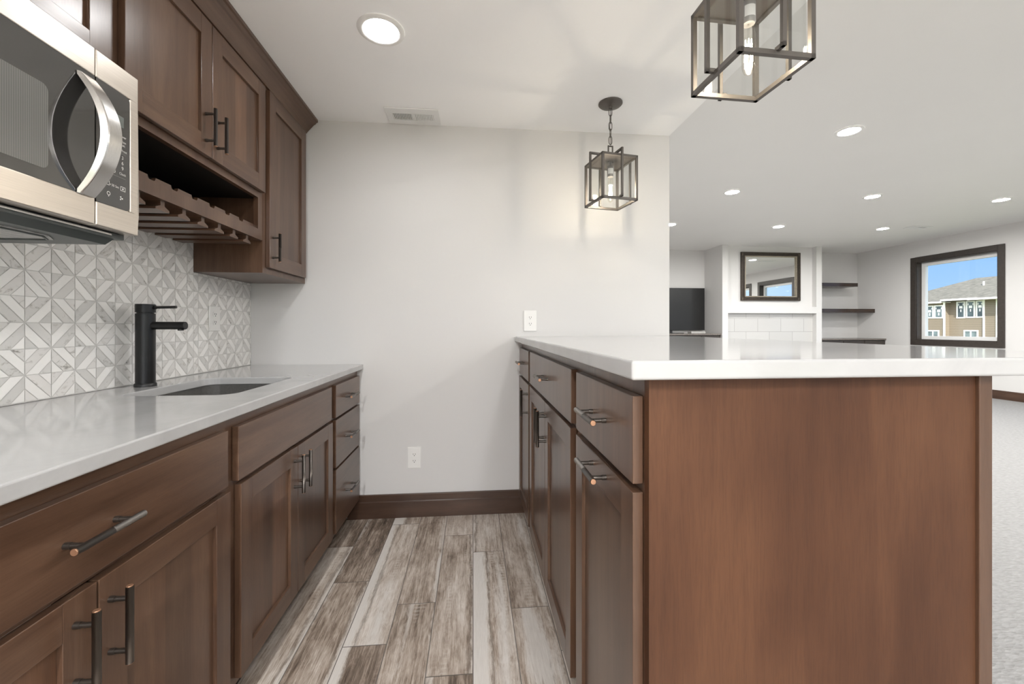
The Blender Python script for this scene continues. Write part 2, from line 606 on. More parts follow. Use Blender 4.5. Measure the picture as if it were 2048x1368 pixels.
def glass(name, tint=(1, 1, 1), refl=1.0, ior=1.45):
    m, n, out = new_mat(name)
    t = N(n, 'ShaderNodeBsdfTransparent'); t.inputs[0].default_value = (*tint, 1)
    g = N(n, 'ShaderNodeBsdfGlossy'); g.inputs['Roughness'].default_value = 0.02
    lw = N(n, 'ShaderNodeLayerWeight'); lw.inputs[0].default_value = 0.5
    f5 = math_n(n, 'POWER', lw.outputs['Facing'], 5.0)
    fac = math_n(n, 'ADD', math_n(n, 'MULTIPLY', f5, 0.55), 0.035)
    mx = N(n, 'ShaderNodeMixShader')
    L(n, math_n(n, 'MULTIPLY', fac, refl), mx.inputs[0])
    L(n, t.outputs[0], mx.inputs[1]); L(n, g.outputs[0], mx.inputs[2])
    L(n, mx.outputs[0], out.inputs['Surface'])
    return m
M['pane'] = glass('window_glass', (0.97, 0.985, 0.98), 0.6)
M['lantern_glass'] = glass('lantern_glass', (0.965, 0.97, 0.965), 0.9)
M['bulb_glass'] = glass('bulb_glass', (0.97, 0.955, 0.93), 1.0)

def mirror_mat():
    m, n, out = new_mat('mirror_silver')
    f = noise(n, world_pos(n), 2.0, 1)
    r = ramp(n, [(0, (0.86, 0.87, 0.86)), (1, (0.90, 0.90, 0.89))])
    L(n, f, r.inputs[0])
    bsdf(n, out, r.outputs[0], 0.01, 1.0)
    return m
M['mirror'] = mirror_mat()

def black_glass():
    m, n, out = new_mat('oven_glass')
    f = noise(n, world_pos(n), 8, 2)
    r = ramp(n, [(0, (0.020, 0.019, 0.018)), (1, (0.028, 0.027, 0.026))])
    L(n, f, r.inputs[0])
    b = bsdf(n, out, r.outputs[0], 0.06)
    b.inputs['IOR'].default_value = 2.1
    return m
M['black_glass'] = black_glass()
def door_screen():
    m, n, out = new_mat('perforated_screen')
    sep = N(n, 'ShaderNodeSeparateXYZ'); L(n, world_pos(n, rnd=False), sep.inputs[0])
    s = math_n(n, 'SINE', math_n(n, 'MULTIPLY', sep.outputs[1], 1500.0))
    r = ramp(n, [(0.2, (0.10, 0.10, 0.095)), (0.8, (0.145, 0.145, 0.135))])
    L(n, math_n(n, 'ADD', math_n(n, 'MULTIPLY', s, 0.5), 0.5), r.inputs[0])
    b = bsdf(n, out, r.outputs[0], 0.14)
    b.inputs['IOR'].default_value = 2.0
    return m
M['door_screen'] = door_screen()
M['mark'] = plain('printed_marks', (0.75, 0.74, 0.71), 0.5, var=0.02)
M['mark_grey'] = plain('printed_lines', (0.22, 0.22, 0.21), 0.5, var=0.02)
M['lcd'] = plain('display_grey', (0.145, 0.16, 0.15), 0.2, var=0.03)

def fire_tile():
    m, n, out = new_mat('glazed_field_tile')
    bt = N(n, 'ShaderNodeTexBrick')
    bt.offset = 0.5
    sep = N(n, 'ShaderNodeSeparateXYZ'); L(n, world_pos(n, rnd=False), sep.inputs[0])
    cx = N(n, 'ShaderNodeCombineXYZ')
    L(n, math_n(n, 'ADD', sep.outputs[0], 0.02), cx.inputs[0]); L(n, math_n(n, 'ADD', sep.outputs[2], 0.004), cx.inputs[1])
    L(n, cx.outputs[0], bt.inputs['Vector'])
    bt.inputs['Color1'].default_value = (0.54, 0.532, 0.518, 1)
    bt.inputs['Color2'].default_value = (0.57, 0.562, 0.548, 1)
    bt.inputs['Mortar'].default_value = (0.36, 0.352, 0.338, 1)
    bt.inputs['Scale'].default_value = 1.0
    bt.inputs['Mortar Size'].default_value = 0.004
    bt.inputs['Brick Width'].default_value = 0.49
    bt.inputs['Row Height'].default_value = 0.263
    b = bsdf(n, out, bt.outputs['Color'], 0.2)
    h = noise(n, world_pos(n, (4, 4, 30), rnd=False), 1.0, 3)
    bump(n, b, h, 0.15, 0.004)
    return m
M['fire_tile'] = fire_tile()

def siding():
    m, n, out = new_mat('lap_siding')
    sep = N(n, 'ShaderNodeSeparateXYZ'); L(n, world_pos(n, rnd=False), sep.inputs[0])
    fr = math_n(n, 'FRACT', math_n(n, 'DIVIDE', sep.outputs[2], 0.175))
    r = ramp(n, [(0.0, (0.09, 0.07, 0.05)), (0.12, (0.11, 0.088, 0.064)), (0.25, (0.165, 0.133, 0.098)), (1.0, (0.19, 0.155, 0.115))])
    L(n, fr, r.inputs[0])
    bsdf(n, out, r.outputs[0], 0.75)
    return m
M['siding'] = siding()
def shingle():
    m, n, out = new_mat('asphalt_shingle')
    f = noise(n, world_pos(n, (3, 2.2, 9), rnd=False), 1.0, 5, 0.7)
    r = ramp(n, [(0.3, (0.075, 0.070, 0.055)), (0.5, (0.125, 0.115, 0.092)), (0.7, (0.185, 0.172, 0.14))])
    L(n, f, r.inputs[0])
    bsdf(n, out, r.outputs[0], 0.9)
    return m
M['shingle'] = shingle()
M['house_trim'] = plain('house_trim_white', (0.85, 0.84, 0.82), 0.6, var=0.01)
M['house_pane'] = plain('house_pane', (0.10, 0.125, 0.13), 0.12, var=0.5, vscale=1.5)
M['grass'] = plain('grass_ground', (0.22, 0.24, 0.12), 0.95, var=0.4, vscale=0.5)

# ------------------------------------------------------------------ setting (metres; camera at x=y=0)
XL, YW, XE = -1.29, 2.55, 1.243          # left wall, far kitchen wall, its free end
CK, CF = 2.35, 2.74                      # ceilings
XR, YF = 8.29, 8.31                      # living-room right wall and far wall
YB = -4.0
TP = 0.954                               # carpet starts behind the peninsula

# floor: individual plank tiles with grout joints
def make_floor():
    w, ln, g = 0.1535, 0.92, 0.0032
    first = {0: 2.11, -1: 2.29, -2: 2.66, -3: 2.446, -4: 1.912, -5: 2.223, 1: 1.674, 2: 2.36, 3: 1.95, 4: 2.2, 5: 2.5, 6: 1.8, -6: 2.05, -7: 2.5, -8: 1.75, -9: 2.3}
    v, f, mi, rnd, uu = [], [], [], [], []
    for c in range(-9, 7):
        x0, x1 = max(XL, c * w), min(TP, (c + 1) * w)
        if x1 - x0 < 0.01:
            continue
        y1 = YW
        ys = first[c]
        if ys > YW:
            ys -= ln
        while y1 > YB:
            y0 = max(YB, ys)
            b = len(v)
            v += [(x0 + g / 2, y0 + g / 2, 0), (x1 - g / 2, y0 + g / 2, 0), (x1 - g / 2, y1 - g / 2, 0), (x0 + g / 2, y1 - g / 2, 0)]
            f.append((b, b + 1, b + 2, b + 3)); mi.append(0); rnd.append(random.random())
            y1 = ys
            ys -= ln
    b = len(v)
    v += [(XL, YB, -0.002), (TP, YB, -0.002), (TP, YW, -0.002), (XL, YW, -0.002)]
    f.append((b, b + 1, b + 2, b + 3)); mi.append(1); rnd.append(0.5)
    me = bpy.data.meshes.new('floor')
    me.from_pydata(v, [], f)
    me.materials.append(M['floor']); me.materials.append(M['floor_grout'])
    ua = me.attributes.new('plank_u', 'FLOAT', 'POINT')
    for i in range(0, len(v) - 4, 4):
        flip = random.random() < 0.5
        for j, q in enumerate((0.0, 1.0, 1.0, 0.0)):
            ua.data[i + j].value = 1 - q if flip else q
    a = me.attributes.new('plank_random', 'FLOAT', 'FACE')
    for i in range(len(f)):
        me.polygons[i].material_index = mi[i]
        a.data[i].value = rnd[i]
    o = bpy.data.objects.new('floor', me)
    COL.objects.link(o)
    struct(o, 'weathered grey wood-look plank tile floor of the kitchen aisle')
make_floor()
cp = MB()
cp.face([(TP, YB, 0), (XR, YB, 0), (XR, YF, 0), (TP, YF, 0)])
struct(cp.build('floor', M['carpet'], loc=(4, 2, 0), recalc=False), 'pale grey textured carpet of the living room')

m = MB(); m.box(XL - 0.15, XL, YB - 0.15, YW + 0.12, -0.02, CF + 0.1)
struct(m.build('wall_left', M['wall']))
m = MB(); m.box(XL, XE, YW, YF + 0.15, -0.02, CF + 0.1)      # the block that ends the kitchen and turns back along the living room
struct(m.build('wall_far_kitchen', M['wall']), 'pale greige kitchen end wall')
# soffit: dropped kitchen ceiling with its side facing the living room
m = MB(); m.box(XL, XE, YB, YW, CK, CF + 0.1)
struct(m.build('ceiling', M['ceiling']), 'lowered kitchen ceiling')
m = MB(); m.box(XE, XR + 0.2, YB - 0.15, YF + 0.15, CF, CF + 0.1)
struct(m.build('ceiling', M['ceiling_dimmed']), 'higher living room ceiling')

# living room far wall with the fireplace breast
m = MB(); m.box(XE, XR + 0.2, YF, YF + 0.15, -0.02, CF)
struct(m.build('wall_far', M['wall']))
FX0, FX1, RX0, RX1, FY, RY = 4.82, 6.905, 4.936, 6.787, 7.69, 7.795
m = MB()
m.box(FX0, RX0, FY, YF, 0, CF)
m.box(RX1, FX1, FY, YF, 0, CF)
m.box(RX0, RX1, RY, YF, 0, CF)
m.box(RX0, RX1, FY, RY, 1.413, 1.54)
struct(m.build('wall_fireplace', M['wall']), 'painted fireplace breast with recessed panel and ledge')
ft = MB(); ft.box(RX0 + 0.001, RX1 - 0.001, RY - 0.013, RY - 0.001, 0.001, 1.412)
tag(ft.build('fireplace_tile', M['fire_tile']), 'white glazed tile face of the fireplace below its ledge', 'tiles')

# right wall with window openings
WINS = [(5.783, 7.194), (4.09, 5.50), (2.40, 3.81), (0.71, 2.12), (-0.98, 0.43), (-2.67, -1.26)]  # last three are unseen, added to bring in more daylight
WZ0, WZ1, CW = 0.806, 2.444, 0.089
m = MB()
ys = [YB - 0.15]
for y0, y1 in reversed(WINS):
    a, b = y0 + CW, y1 - CW
    m.box(XR, XR + 0.18, ys[-1], a, -0.02, CF)
    m.box(XR, XR + 0.18, a, b, -0.02, WZ0 + CW)
    m.box(XR, XR + 0.18, a, b, WZ1 - CW, CF)
    ys.append(b)
m.box(XR, XR + 0.18, ys[-1], YF + 0.15, -0.02, CF)
struct(m.build('wall_right', M['wall']))

def window(i, y0, y1):
    e = empty('window_%d' % i, (XR, (y0 + y1) / 2, WZ0))
    e['kind'] = 'structure'
    a, b, z0, z1 = y0 + CW, y1 - CW, WZ0 + CW, WZ1 - CW
    c = MB()
    t = 0.018
    c.box(XR - t, XR, y0, a, WZ0, WZ1); c.box(XR - t, XR, b, y1, WZ0, WZ1)
    c.box(XR - t, XR, a, b, z1, WZ1); c.box(XR - t, XR, a, b, WZ0, z0)
    c.build('window_casing', M['casing'], e, bevel=0.002)
    j = MB()
    jd = 0.125
    j.box(XR, XR + jd, a, a + 0.015, z0, z1); j.box(XR, XR + jd, b - 0.015, b, z0, z1)
    j.box(XR, XR + jd, a + 0.015, b - 0.015, z1 - 0.015, z1); j.box(XR - 0.01, XR + jd, a + 0.015, b - 0.015, z0, z0 + 0.018)
    j.build('window_jamb', M['casing'], e)
    fr = MB()
    fw = 0.062
    fx0, fx1 = XR + 0.095, XR + 0.16
    A, B, Z0, Z1 = a + 0.015, b - 0.015, z0 + 0.018, z1 - 0.015
    fr.box(fx0, fx1, A, A + fw, Z0, Z1); fr.box(fx0, fx1, B - fw, B, Z0, Z1)
    fr.box(fx0, fx1, A + fw, B - fw, Z0, Z0 + fw); fr.box(fx0, fx1, A + fw, B - fw, Z1 - fw, Z1)
    fr.build('window_frame', M['vinyl'], e, bevel=0.004)
    p = MB(); p.box(XR + 0.128, XR + 0.134, A + fw, B - fw, Z0 + fw, Z1 - fw)
    p.build('window_pane', M['pane'], e)
for i, (y0, y1) in enumerate(WINS):
    window(i + 1, y0, y1)

# wall behind the viewer; its two glazed openings are added to let daylight in
BW = [(-0.7, 1.1), (2.4, 5.2)]
m = MB()
xs = XL - 0.15
for x0, x1 in BW:
    m.box(xs, x0, YB - 0.15, YB, -0.02, CF)
    m.box(x0, x1, YB - 0.15, YB, 2.15, CF)
    xs = x1
m.box(xs, XR + 0.2, YB - 0.15, YB, -0.02, CF)
struct(m.build('wall_back', M['wall']))
for i, (x0, x1) in enumerate(BW):
    e = empty('door_%d' % (i + 1), ((x0 + x1) / 2, YB, 0)); e['kind'] = 'structure'
    f_ = MB()
    mid = (x0 + x1) / 2
    for a, b in ((x0, x0 + 0.08), (mid - 0.05, mid + 0.05), (x1 - 0.08, x1)):
        f_.box(a, b, YB - 0.11, YB - 0.03, 0, 2.15)
    for a, b in ((x0 + 0.08, mid - 0.05), (mid + 0.05, x1 - 0.08)):
        f_.box(a, b, YB - 0.11, YB - 0.03, 0, 0.1); f_.box(a, b, YB - 0.11, YB - 0.03, 2.07, 2.15)
    f_.build('door_frame', M['vinyl'], e)
    g_ = MB()
    for a, b in ((x0 + 0.08, mid - 0.05), (mid + 0.05, x1 - 0.08)):
        g_.box(a, b, YB - 0.075, YB - 0.065, 0.1, 2.07)
    g_.build('door_glass', M['pane'], e)

# baseboards: two-step profile
def baseboard(name, mat, axis, a0, a1, off, sgn, h=0.137):
    m = MB()
    prof = [(0, 0), (0.019, 0), (0.019, h * 0.68), (0.0165, h * 0.69), (0.0125, h * 0.72), (0.0125, h - 0.004), (0.009, h), (0, h)]
    pts = [(off + sgn * p, z) for p, z in prof]
    m.prism(pts, axis, a0, a1)
    return struct(m.build(name, mat))
baseboard('baseboard_kitchen', M['trimwood'], 0, -0.735, 0.345, YW, -1)
baseboard('baseboard_right', M['trimwood_y'], 1, YB, 7.6, XR, -1)
baseboard('baseboard_far', M['trimwood'], 0, XE, 3.3, YF, -1)
baseboard('baseboard_side', M['trimwood_y'], 1, YW, YF, XE, 1)

# ------------------------------------------------------------------ cabinet parts
def pull(parent, xf, sgn, c, axis, ln=0.144, cc=0.096):
    """bar pull on a face at x=xf facing sgn; c=(y,z) centre; axis 'y' or 'z'"""
    y, z = c
    m = MB()
    so = 0.034
    xb = xf + sgn * so
    d = Vector((0, 1, 0)) if axis == 'y' else Vector((0, 0, 1))
    c3 = Vector((xb, y, z))
    a, b = c3 - d * ln / 2, c3 + d * ln / 2
    m.cyl(a + d * 0.0015, b - d * 0.0015, 0.0064, 20, 0, caps=False)
    for p, q in ((a + d * 0.0015, a), (b - d * 0.0015, b)):
        m.cyl(p, q, 0.0064, 20, 1, r1=0.0052)
    for k in (-1, 1):
        p = c3 + d * k * cc / 2
        m.cyl((xf, p.y, p.z), (xb - sgn * 0.004, p.y, p.z), 0.0045, 14, 0)
        m.cyl((xf, p.y, p.z), (xf + sgn * 0.010, p.y, p.z), 0.0056, 14, 0)
    return m.build('pull', [M['bronze'], M['copper']], parent)

def slab(parent, name, xf, sgn, y0, y1, z0, z1, mat, t=0.019):
    m = MB()
    m.box(min(xf, xf - sgn * t), max(xf, xf - sgn * t), y0, y1, z0, z1)
    return m.build(name, mat, parent, bevel=0.0016)

def shaker(parent, xf, sgn, y0, y1, z0, z1, sw=0.062, rw=0.064, t=0.019, bev=True):
    m = MB()
    xa, xb = min(xf, xf - sgn * t), max(xf, xf - sgn * t)
    m.box(xa, xb, y0, y0 + sw, z0, z1, 0)
    m.box(xa, xb, y1 - sw, y1, z0, z1, 0)
    m.box(xa, xb, y0 + sw, y1 - sw, z0, z0 + rw, 1)
    m.box(xa, xb, y0 + sw, y1 - sw, z1 - rw, z1, 1)
    d = m.build('door', [M['wood_v'], M['wood_h']], parent, bevel=0.0012)
    p = MB()
    q0, q1 = xf - sgn * 0.0095, xf - sgn * 0.016
    p.box(min(q0, q1), max(q0, q1), y0 + sw - 0.004, y1 - sw + 0.004, z0 + rw - 0.004, z1 - rw + 0.004)
    p.build('door_panel', M['wood_panel'], d)
    return d

def frame_box(xfr, sgn, y0, y1, z0, z1, xback, opens, stiles):
    """carcass: sides, top, bottom, back + face frame as one body; opens = list of (y0,y1,z0,z1) openings cut in the face"""
    m = MB()
    t = 0.016
    xa = xfr - sgn * 0.02
    lo, hi = min(xa, xback), max(xa, xback)
    m.box(lo, hi, y0, y0 + t, z0, z1, 0)
    m.box(lo, hi, y1 - t, y1, z0, z1, 0)
    m.box(lo, hi, y0 + t, y1 - t, z0, z0 + t, 0)
    m.box(min(xback, xback + sgn * 0.01), max(xback, xback + sgn * 0.01), y0 + t, y1 - t, z0 + t, z1, 0)
    # face frame as a grid of bars between the openings
    fa, fb = min(xfr, xa), max(xfr, xa)
    ycuts = sorted({y0, y1, *[o[0] for o in opens], *[o[1] for o in opens]})
    zcuts = sorted({z0, z1, *[o[2] for o in opens], *[o[3] for o in opens]})
    for i in range(len(ycuts) - 1):
        run = None
        for k in range(len(zcuts) - 1):
            cy, cz = (ycuts[i] + ycuts[i + 1]) / 2, (zcuts[k] + zcuts[k + 1]) / 2
            hole = any(o[0] < cy < o[1] and o[2] < cz < o[3] for o in opens)
            if not hole:
                if run is None:
                    run = zcuts[k]
                end = zcuts[k + 1]
            if (hole or k == len(zcuts) - 2) and run is not None:
                m.box(fa, fb, ycuts[i], ycuts[i + 1], run, end, 0)
                run = None
    return m

# ------------------------------------------------------------------ left run of base cabinets
XF, XFR, XBK = -0.664, -0.684, XL + 0.002
ZB, ZT = 0.100, 0.883

def toe_kick(parent, x, sgn, y0, y1):
    m = MB(); m.box(min(x, x - sgn * 0.014), max(x, x - sgn * 0.014), y0, y1, 0.0, ZB)
    m.build('toe_kick', M['toe'], parent)

def base_unit(name, label, y0, y1, opens):
    e = empty(name, ((XBK + XFR) / 2, (y0 + y1) / 2, 0))
    tag(e, label, 'cabinet', 'lower cabinets along the tiled wall')
    frame_box(XFR, 1, y0, y1, ZB, ZT, XBK, opens, None).build('cabinet_body', M['wood_h'], e)
    toe_kick(e, -0.745, 1, y0, y1)
    return e

# nearest unit: wide drawer over two doors
A = base_unit('base_cabinet', 'dark wooden base cabinet nearest the viewer under the microwave, wide drawer over two doors', 0.39, 1.2275,
              [(0.43, 1.19, 0.12, 0.68), (0.43, 1.19, 0.70, 0.845)])
d = slab(A, 'drawer', XF, 1, 0.411, 1.205, 0.697, 0.850, M['wood_h'])
pull(d, XF, 1, (0.795, 0.774), 'y')
for a, b, py in ((0.400, 0.806, 0.764), (0.810, 1.216, 0.832)):
    d = shaker(A, XF, 1, a, b, 0.120, 0.680)
    pull(d, XF, 1, (py, 0.584), 'z')
# sink unit
S = base_unit('base_cabinet', 'dark wooden sink base cabinet with a blank front over two doors', 1.2275, 2.074,
              [(1.28, 2.04, 0.12, 0.68), (1.28, 2.04, 0.70, 0.845)])
slab(S, 'false_front', XF, 1, 1.256, 2.044, 0.694, 0.849, M['wood_h'])
for a, b, py in ((1.269, 1.659, 1.627), (1.662, 2.058, 1.694)):
    d = shaker(S, XF, 1, a, b, 0.122, 0.680)
    pull(d, XF, 1, (py, 0.584), 'z')
# drawer bank
D = base_unit('drawer_cabinet', 'dark wooden cabinet of three stacked drawers by the kitchen end wall', 2.074, YW - 0.003,
              [(2.12, 2.51, 0.14, 0.43), (2.12, 2.51, 0.46, 0.67), (2.12, 2.51, 0.70, 0.84)])
for z0, z1 in ((0.690, 0.849), (0.446, 0.678), (0.124, 0.435)):
    d = slab(D, 'drawer', XF, 1, 2.103, 2.525, z0, z1, M['wood_h'])
    pull(d, XF, 1, (2.312, (z0 + z1) / 2), 'y')

# countertop with the sink cut-out
def slab_with_hole(name, x0, x1, y0, y1, z0, z1, hx0, hx1, hy0, hy1, r, mat):
    bm = bmesh.new()
    outer = [(x0, y0), (x1, y0), (x1, y1), (x0, y1)]
    inner = []
    for cx_, cy_, a0 in ((hx1 - r, hy1 - r, 0), (hx0 + r, hy1 - r, 90), (hx0 + r, hy0 + r, 180), (hx1 - r, hy0 + r, 270)):
        for k in range(9):
            a = math.radians(a0 + 90 * k / 8)
            inner.append((cx_ + r * math.cos(a), cy_ + r * math.sin(a)))
    edges = []
    for loop in (outer, inner):
        vs = [bm.verts.new((p[0], p[1], z1)) for p in loop]
        for i in range(len(vs)):
            edges.append(bm.edges.new((vs[i], vs[(i + 1) % len(vs)])))
    bmesh.ops.triangle_fill(bm, use_beauty=True, use_dissolve=False, edges=edges)
    r_ = bmesh.ops.extrude_face_region(bm, geom=list(bm.faces))
    bmesh.ops.translate(bm, verts=[g for g in r_['geom'] if isinstance(g, bmesh.types.BMVert)], vec=(0, 0, z0 - z1))
    bmesh.ops.recalc_face_normals(bm, faces=bm.faces)
    base = Vector(((x0 + x1) / 2, (y0 + y1) / 2, z0))
    bmesh.ops.translate(bm, verts=bm.verts, vec=-base)
    me = bpy.data.meshes.new(name)
    bm.to_mesh(me); bm.free()
    me.materials.append(mat)
    o = bpy.data.objects.new(name, me)
    COL.objects.link(o)
    o.location = base
    WLOC[o.name] = base
    b = o.modifiers.new('edge', 'BEVEL'); b.width = 0.004; b.segments = 3; b.limit_method = 'ANGLE'; b.angle_limit = math.radians(40)
    return o
SX0, SX1, SY0, SY1 = -1.131, -0.777, 1.428, 1.914
o = slab_with_hole('countertop', XL + 0.001, -0.648, 0.37, YW - 0.001, 0.884, 0.914, SX0, SX1, SY0, SY1, 0.055, M['quartz'])
tag(o, 'long white quartz worktop with sink cut-out along the tiled wall', 'countertop')

# undermount sink: open bowl with walls and drain
def make_sink():
    e = empty('kitchen_sink', ((SX0 + SX1) / 2, (SY0 + SY1) / 2, 0.70))
    tag(e, 'dark grey undermount sink below the white worktop cut-out', 'sink')
    m = MB()
    def loop(x0, x1, y0, y1, r, z):
        pts = []
        for cx_, cy_, a0 in ((x1 - r, y1 - r, 0), (x0 + r, y1 - r, 90), (x0 + r, y0 + r, 180), (x1 - r, y0 + r, 270)):
            for k in range(7):
                a = math.radians(a0 + 90 * k / 6)
                pts.append((cx_ + r * math.cos(a), cy_ + r * math.sin(a), z))
        return pts
    g = 0.004
    L0 = loop(SX0 - 0.02, SX1 + 0.02, SY0 - 0.02, SY1 + 0.02, 0.06, 0.8835)
    L1 = loop(SX0 - g, SX1 + g, SY0 - g, SY1 + g, 0.055, 0.8835)
    L2 = loop(SX0 + 0.002, SX1 - 0.002, SY0 + 0.002, SY1 - 0.002, 0.055, 0.72)
    L3 = loop(SX0 + 0.02, SX1 - 0.02, SY0 + 0.02, SY1 - 0.02, 0.05, 0.70)
    n = len(L0)
    fs = []
    for k in range(3):
        fs += [(k * n + i, k * n + (i + 1) % n, (k + 1) * n + (i + 1) % n, (k + 1) * n + i) for i in range(n)]
    m.poly(L0 + L1 + L2 + L3, fs, 0, True)
    m.face(L3, 0)
    m.build('bowl', M['sink'], e, recalc=False)
    q = MB(); q.cyl(((SX0 + SX1) / 2, (SY0 + SY1) / 2, 0.7005), ((SX0 + SX1) / 2, (SY0 + SY1) / 2, 0.704), 0.045, 28)
    q.build('drain', M['silver'], e)
make_sink()

# faucet
def make_faucet():
    fx, fy = -1.205, 1.662
    e = empty('faucet', (fx, fy, 0.914))
    tag(e, 'tall matte black single-lever faucet behind the sink', 'faucet')
    m = MB()
    m.lathe((fx, fy, 0), [(0, 0.914), (0.0335, 0.914), (0.0335, 0.922), (0.0315, 0.926), (0.0, 0.926)], 40)
    m.build('base_ring', M['black_metal'], e)
    m = MB()
    m.lathe((fx, fy, 0), [(0, 0.926), (0.0295, 0.926), (0.0295, 1.1815), (0.0285, 1.1825), (0.0, 1.1825)], 40)
    m.build('body', M['black_metal'], e)
    m = MB()
    m.lathe((fx, fy, 0), [(0, 1.1825), (0.0255, 1.1825), (0.0255, 1.1865), (0.0295, 1.1865), (0.0300, 1.187), (0.0300, 1.2155), (0.0285, 1.217), (0, 1.217)], 40)
    lv = m.build('lever_cap', M['black_metal'], e)
    m = MB()
    m.cyl((fx + 0.026, fy, 1.205), (fx + 0.107, fy, 1.207), 0.0050, 18)
    m.cyl((fx + 0.026, fy, 1.205), (fx + 0.036, fy, 1.205), 0.0070, 18)
    m.build('lever', M['black_metal'], lv)
    m = MB()
    m.cyl((fx + 0.02, fy, 1.138), (fx + 0.139, fy, 1.138), 0.0145, 28)
    sp = m.build('spout', M['black_metal'], e, bevel=0.0012)
    m = MB()
    m.cyl((fx + 0.122, fy, 1.126), (fx + 0.122, fy, 1.1195), 0.0095, 20)
    m.build('aerator', M['black_metal'], sp)
make_faucet()

# ------------------------------------------------------------------ marble mosaic backsplash
def clip(poly, ax, val, keep_less):
    out = []
    n = len(poly)
    for i in range(n):
        p, q = poly[i], poly[(i + 1) % n]
        pi = (p[ax] <= val) if keep_less else (p[ax] >= val)
        qi = (q[ax] <= val) if keep_less else (q[ax] >= val)
        if pi:
            out.append(p)
        if pi != qi:
            t = (val - p[ax]) / (q[ax] - p[ax])
            out.append(tuple(p[k] + t * (q[k] - p[k]) for k in range(2)))
    return out

def inset(poly, d):
    n = len(poly)
    area = sum(poly[i][0] * poly[(i + 1) % n][1] - poly[(i + 1) % n][0] * poly[i][1] for i in range(n))
    if area < 0:
        poly = list(reversed(poly))
    lines = []
    for i in range(n):
        a, b = Vector(poly[i]), Vector(poly[(i + 1) % n])
        t = (b - a)
        if t.length < 1e-6:
            continue
        t.normalize()
        nrm = Vector((-t.y, t.x))
        lines.append((a + nrm * d, t))
    out = []
    k = len(lines)
    for i in range(k):
        p, t = lines[i - 1]
        q, s = lines[i]
        den = t.x * s.y - t.y * s.x
        if abs(den) < 1e-6:
            out.append(tuple(q)); continue
        w = ((q.x - p.x) * s.y - (q.y - p.y) * s.x) / den
        out.append(tuple(p + t * w))
    return out

def make_backsplash():
    T = 0.076
    Y0, Z0 = 1.323, 1.145           # a star node of the first kind
    pieces = []
    for i in range(-14, 18):
        for j in range(-5, 7):
            y, z = Y0 + i * T, Z0 + j * T
            ev = (i + j) % 2 == 0
            LL, LR, UR, UL = (0, 0), (1, 0), (1, 1), (0, 1)
            if ev:    # diagonal LL-UR
                upper = [LL, UR, (0.5, 1), (0, 0.5)]; cu = [(0, 0.5), (0.5, 1), UL]
                lower = [LL, (0.5, 0), (1, 0.5), UR]; cl = [(0.5, 0), LR, (1, 0.5)]
                grey_upper = (i % 2 == 0)
            else:     # diagonal UL-LR
                upper = [UL, LR, (1, 0.5), (0.5, 1)]; cu = [(0.5, 1), (1, 0.5), UR]
                lower = [UL, (0, 0.5), (0.5, 0), LR]; cl = [(0, 0.5), LL, (0.5, 0)]
                grey_upper = (i % 2 == 0)
            for pl, g in ((upper, grey_upper), (cu, not grey_upper), (lower, not grey_upper), (cl, grey_upper)):
                pieces.append(([(y + a * T, z + b * T) for a, b in pl], 1 if g else 0))
    x = XL + 0.009
    v, f, mi, rn = [], [], [], []
    def put(poly, m):
        b = len(v)
        v.extend((x, p[0], p[1]) for p in poly)
        f.append(tuple(range(b, b + len(poly)))); mi.append(m); rn.append(random.random())
    regions = [(0.39, 2.0505, 0.915, 1.5365), (2.0505, YW - 0.001, 0.915, 1.386)]
    for pl, g in pieces:
        for a, b, c, d_ in regions:
            q = pl
            for ax, val, less in ((0, a, False), (0, b, True), (1, c, False), (1, d_, True)):
                q = clip(q, ax, val, less) if len(q) >= 3 else []
            if len(q) < 3:
                continue
            ar = abs(sum(q[i][0] * q[(i + 1) % len(q)][1] - q[(i + 1) % len(q)][0] * q[i][1] for i in range(len(q)))) / 2
            if ar < 2e-5:
                continue
            put(inset(q, 0.0010), g)
    x0 = XL + 0.0078
    for a, b, c, d_ in regions:
        bi = len(v)
        v += [(x0, a, c), (x0, b, c), (x0, b, d_), (x0, a, d_)]
        f.append((bi, bi + 1, bi + 2, bi + 3)); mi.append(2); rn.append(0.5)
    base = Vector((XL, 1.5, 0.915))
    me = bpy.data.meshes.new('tile_backsplash')
    me.from_pydata([Vector(p) - base for p in v], [], f)
    for k in ('tile_white', 'tile_grey', 'grout'):
        me.materials.append(M[k])
    a = me.attributes.new('tile_random', 'FLOAT', 'FACE')
    for i in range(len(f)):
        me.polygons[i].material_index = mi[i]
        a.data[i].value = rn[i]
    o = bpy.data.objects.new('tile_backsplash', me)
    COL.objects.link(o)
    o.location = base
    tag(o, 'white and grey marble star mosaic tile wall behind the sink worktop', 'backsplash')
make_backsplash()

